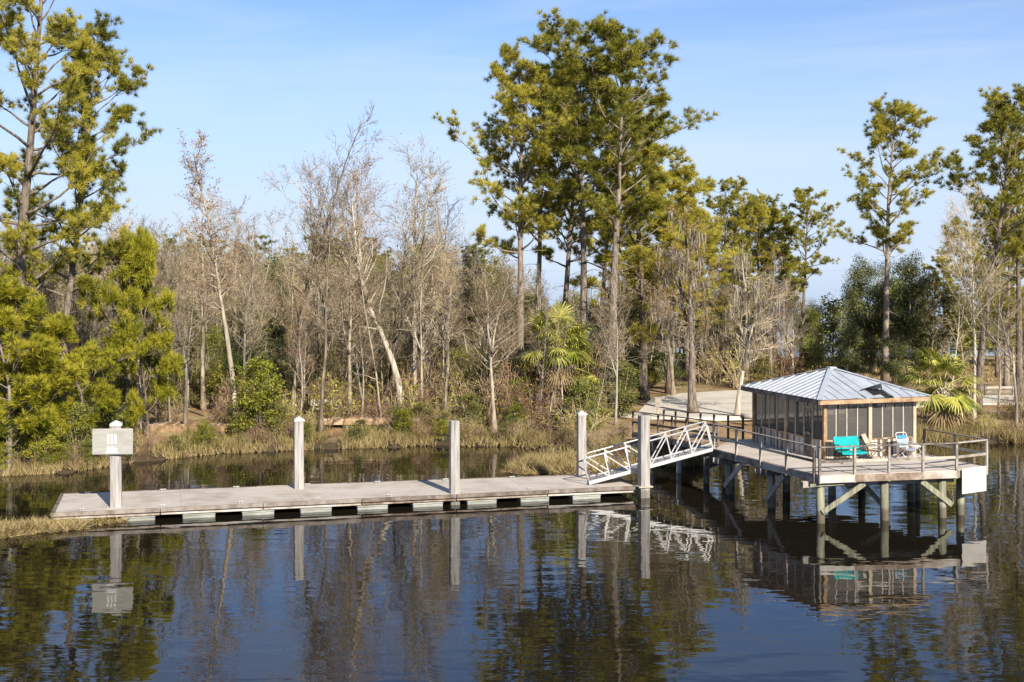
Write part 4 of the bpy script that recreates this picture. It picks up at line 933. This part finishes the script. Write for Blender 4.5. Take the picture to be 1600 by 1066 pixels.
# bushes and brush along the bank
def bush(k, px, Y, h, label, sx=1.1): place(BUSH[k], 'shrub', label, 'shrub', gx(px, Y), Y, h, fr.uniform(0, 6.28), 'leafy shrubs on the bank', sx)
bush(0, 404, 69.0, 4.3, 'large yellow-green shrub right of the red-twigged bare tree', .9); bush(1, 425, 69.3, 2.6, 'yellow-green shrub at the water below the large one'); bush(1, 378, 68.9, 2.0, 'low yellow-green shrub at the foot of the red-twigged tree')
bush(0, 632, 70.6, 1.6, 'small yellow-green shrub at the waterline left of the uncapped pile'); bush(1, 735, 71.5, 2.2, 'bright yellow shrub right of the uncapped pile'); bush(2, 205, 68, 2.0, 'green shrub at the water behind the dock sign')
bush(0, 60, 60.6, 2.3, 'yellow-green shrub at the water under the left pines'); bush(2, 120, 62.6, 2.6, 'dark green shrub under the left pines beside the sign'); bush(2, 15, 60.3, 3.0, 'green shrub at the left edge of the view above the water')
bush(2, 165, 65.2, 2.4, 'green shrub directly behind the dock sign'); bush(2, 1410, 73, 1.3, 'small green shrub by the right wall of the pavilion')
ORD = 'first second third fourth fifth sixth seventh eighth ninth tenth eleventh twelfth thirteenth fourteenth'.split()
for q_, (px_, dd_, k_) in enumerate(((-5, .5, 2), (28, .4, 0), (85, .5, 2), (100, .9, 0), (140, .5, 2), (178, .7, 0), (245, .6, 2), (300, .5, 1), (335, .8, 0), (475, .6, 2), (560, .7, 1), (690, .6, 0), (790, .6, 1), (880, .7, 2))):
    x_ = gx(px_, 62 if px_ < 150 else 69); Y_ = float(shore(x_)) + dd_
    place(BUSH[k_], 'bank_shrub', ORD[q_] + ' leafy shrub from the left along the far waterline', 'shrub', x_, Y_, fr.uniform(.8, 1.4), fr.uniform(0, 6.28), 'shrubs leaning over the waterline', 1.25)
SB = 'leafy shrub in the thicket behind the bank'
n = 0; tries = 0
while n < 150 and tries < 5000:
    tries += 1; Y = 70 + 24 * fr.random() ** 1.3; px = fr.uniform(-10, 1240) if n < 135 else fr.uniform(1420, 1610); x = gx(px, Y)
    if Y < shore(x) + 1.2 or inpad(x, Y) or (Y < 75 and (195 < px < 360 or 470 < px < 615)) or (px > 955 and Y < 73.5) or (1420 < px and Y < 95): continue
    if px > 1000 and Y < 90.5 and px < 1240: Y = 90.5 + fr.random() * 4; x = gx(px, Y)
    place(BUSH[fr.choice((0, 1, 0, 1, 2, 2, 3))], 'thicket_shrub', SB, 'shrub', x, Y, fr.uniform(.8, 1.6) if Y < shore(x) + 4 else fr.uniform(1.2, 3.4), fr.uniform(0, 6.28), 'thicket shrubs', fr.uniform(.9, 1.3)); n += 1
for k in range(210):
    px = fr.uniform(-10, 975) if k < 196 else fr.uniform(1500, 1610); x = gx(px, 70); Y = float(shore(x)) + .5 + abs(fr.gauss(0, 3.2)); x = gx(px, Y)
    if Y < shore(x) + .3 or (Y < 73 and (195 < px < 360 or 470 < px < 615) and k % 5): continue
    place(BRUSH[k % 3], 'bank_brush', 'tangled brown twiggy brush along the water edge', 'brush', x, Y, fr.uniform(.5, 1.5) if Y < shore(x) + 3 else fr.uniform(1, 2.4), fr.uniform(0, 6.28), 'twiggy brush along the bank', fr.uniform(.9, 1.4))
n = 0; tries = 0
while n < 120 and tries < 4000:
    tries += 1; Y = 72 + 30 * fr.random() ** 1.2; px = fr.uniform(-10, 980) if fr.random() < .85 else fr.uniform(980, 1240); x = gx(px, Y)
    if Y < shore(x) + 2.5 or inpad(x, Y) or (px > 960 and Y < 91): continue
    place(BRUSH[n % 3], 'forest_brush', 'tall tan brush filling the gaps between the forest trunks', 'brush', x, Y, fr.uniform(2.2, 4.6), fr.uniform(0, 6.28), 'brush between the forest trunks', fr.uniform(.7, 1.0)); n += 1
for k in range(14):
    x = fr.uniform(3.4, 9.8); Y = float(shore(x)) + fr.uniform(.2, 3.5)
    place(BRUSH[k % 3], 'bank_brush', 'tangled brown twiggy brush along the water edge', 'brush', x, Y, fr.uniform(.6, 1.3), fr.uniform(0, 6.28), 'twiggy brush along the bank', 1.2)
# dry grass (uncountable)
rng = np.random.default_rng(5)
def grass(name, label, P, hmin, hmax, w_, mat, spread=.35):
    ax_ = np.tile(np.array([[0, 0, 1.0]]), (len(P), 1)); V, F = np_blades(P, ax_, 9, hmin, hmax, w_, spread, rng)
    tag(link(name, np_mesh(name, V, F, mat)), label, 'grass', kind='stuff')
def bankpts(n, x0, x1, dmin, dmax):
    x = rng.uniform(x0, x1, n); y = shore(x) + dmin + (dmax - dmin) * rng.random(n) ** 1.6; keep = np.sin(x * 2.1) + np.sin(x * .83 + 1) + rng.normal(size=n) * .7 > -.4; x, y = x[keep], y[keep]; return np.stack([x, y, np.maximum(gh(x, y), -.02)], 1)
grass('bank_grass', 'dry golden grass fringing the far bank', bankpts(3600, -30, 9.5, -.3, 1.6), .15, .6, .013, 'grass_dry')
grass('olive_grass', 'olive weeds growing along the far bank', bankpts(2200, -30, 6, .2, 6.5), .2, .8, .015, 'grass_olive')
grass('right_bank_grass', 'golden and green marsh grass along the right bank', bankpts(2000, 14, 36, -.4, 1.1), .3, .9, .014, 'grass_dry')
grass('right_olive_grass', 'olive marsh grass along the right bank', bankpts(700, 14, 36, -.3, 2.0), .3, 1.0, .014, 'grass_olive')
grass('litter_grass', 'short olive weeds and litter on the forest edge ground', bankpts(5200, -24, 0, .8, 9), .12, .5, .014, 'grass_olive', .7)
x = rng.uniform(20, 60, 5000); y = rng.uniform(97, 118, 5000)
grass('field_grass', 'pale dry grass of the field beyond the right road', np.stack([x, y, gh(x, y)], 1), .12, .35, .03, 'grass_dry')
def mat_patch(name, label, cx, cy, rx, ry, rot, n, hm):
    a = rng.uniform(0, 2 * np.pi, n); rr_ = np.sqrt(rng.random(n)) * (1 + .22 * np.sin(a * 3 + cx) + .12 * np.sin(a * 7)); x, y = np.cos(a) * rr_ * rx, np.sin(a) * rr_ * ry
    P = np.stack([cx + x * math.cos(rot) - y * math.sin(rot), cy + x * math.sin(rot) + y * math.cos(rot), np.maximum(.01, .10 * (1 - rr_ ** 2))], 1)
    ax_ = np.stack([rng.normal(size=n), rng.normal(size=n), np.abs(rng.normal(size=n)) * .25 + .12], 1); ax_ /= np.linalg.norm(ax_, axis=1, keepdims=True)
    V, F = np_blades(P, ax_ * .9, 7, .25 * hm, hm, .013, .3, rng); V[:, 2] = np.maximum(V[:, 2], .004)
    tag(link(name, np_mesh(name, V, F, 'grass_dry')), label, 'grass', kind='stuff')
mat_patch('floating_reeds', 'mat of dead golden reeds floating at the left dock end', -19.3, 46.6, 4.6, 1.0, R(22), 3000, .55)
mat_patch('reed_island', 'low island of dead reeds in front of the gangway pile', 2.6, 62.2, 2.7, 2.6, 0, 4200, .8)

# -- the wood that closes the view behind the forest: one uncountable mass
def far_wood(name, label, n, px0, px1, Y0, Y1, t0, t1, seed, green=.35):
    r = random.Random(seed); rg = np.random.default_rng(seed); G = Geo(); cen = []; brown = []
    for i in range(n):
        Y = r.uniform(Y0, Y1); px = r.uniform(px0, px1); x = gx(px, Y); z0 = float(gh(x, Y)); h = max(4, CAM_H + (421 - r.uniform(t0, t1)) * Y / 2000 - z0)
        tr = path(r, (x, Y, z0 - .2), (r.gauss(0, .05), r.gauss(0, .05), 1), h, 5, .04, .02); G.tube(tr, tp(.14, .03, 5), 5, False)
        for j in range(34):
            p, d = along(tr, r.uniform(.25, 1)); b = path(r, p, side_dir(r, d, r.uniform(.4, 1.1)), h * r.uniform(.08, .24), 3, .2, .05); G.tube(b, [.035, .025, .018, .01], 3, False)
            for k in range(5):
                p2, d2 = along(b, r.uniform(.3, 1)); e = p2 + side_dir(r, d2, r.uniform(.3, 1.0)) * r.uniform(.3, .9); G.tube([p2, e], [.014, .008], 3, False)
            if (i % 10) < green * 10: cen += [b[-1], b[-2]]
    tag(link(name, G.mesh(name, 'twig')), label, 'wood', kind='stuff')
    if cen:
        C_ = np.repeat(np.array(cen), 26, 0); C_ = C_ + rg.normal(size=C_.shape) * .42; V, F = np_leaves(C_, rg, .32, .13)
        tag(link(name + '_foliage', np_mesh(name, V, F, 'leaf_green')), label.replace('bare', 'evergreen'), 'wood', kind='stuff')
far_wood('distant_wood', 'far-off mass of bare wood closing the view on the left', 240, -40, 800, 118, 190, 402, 455, 71)
far_wood('right_wood', 'far-off mass of bare wood behind the right bank', 70, 760, 1640, 100, 128, 462, 505, 72, .4)
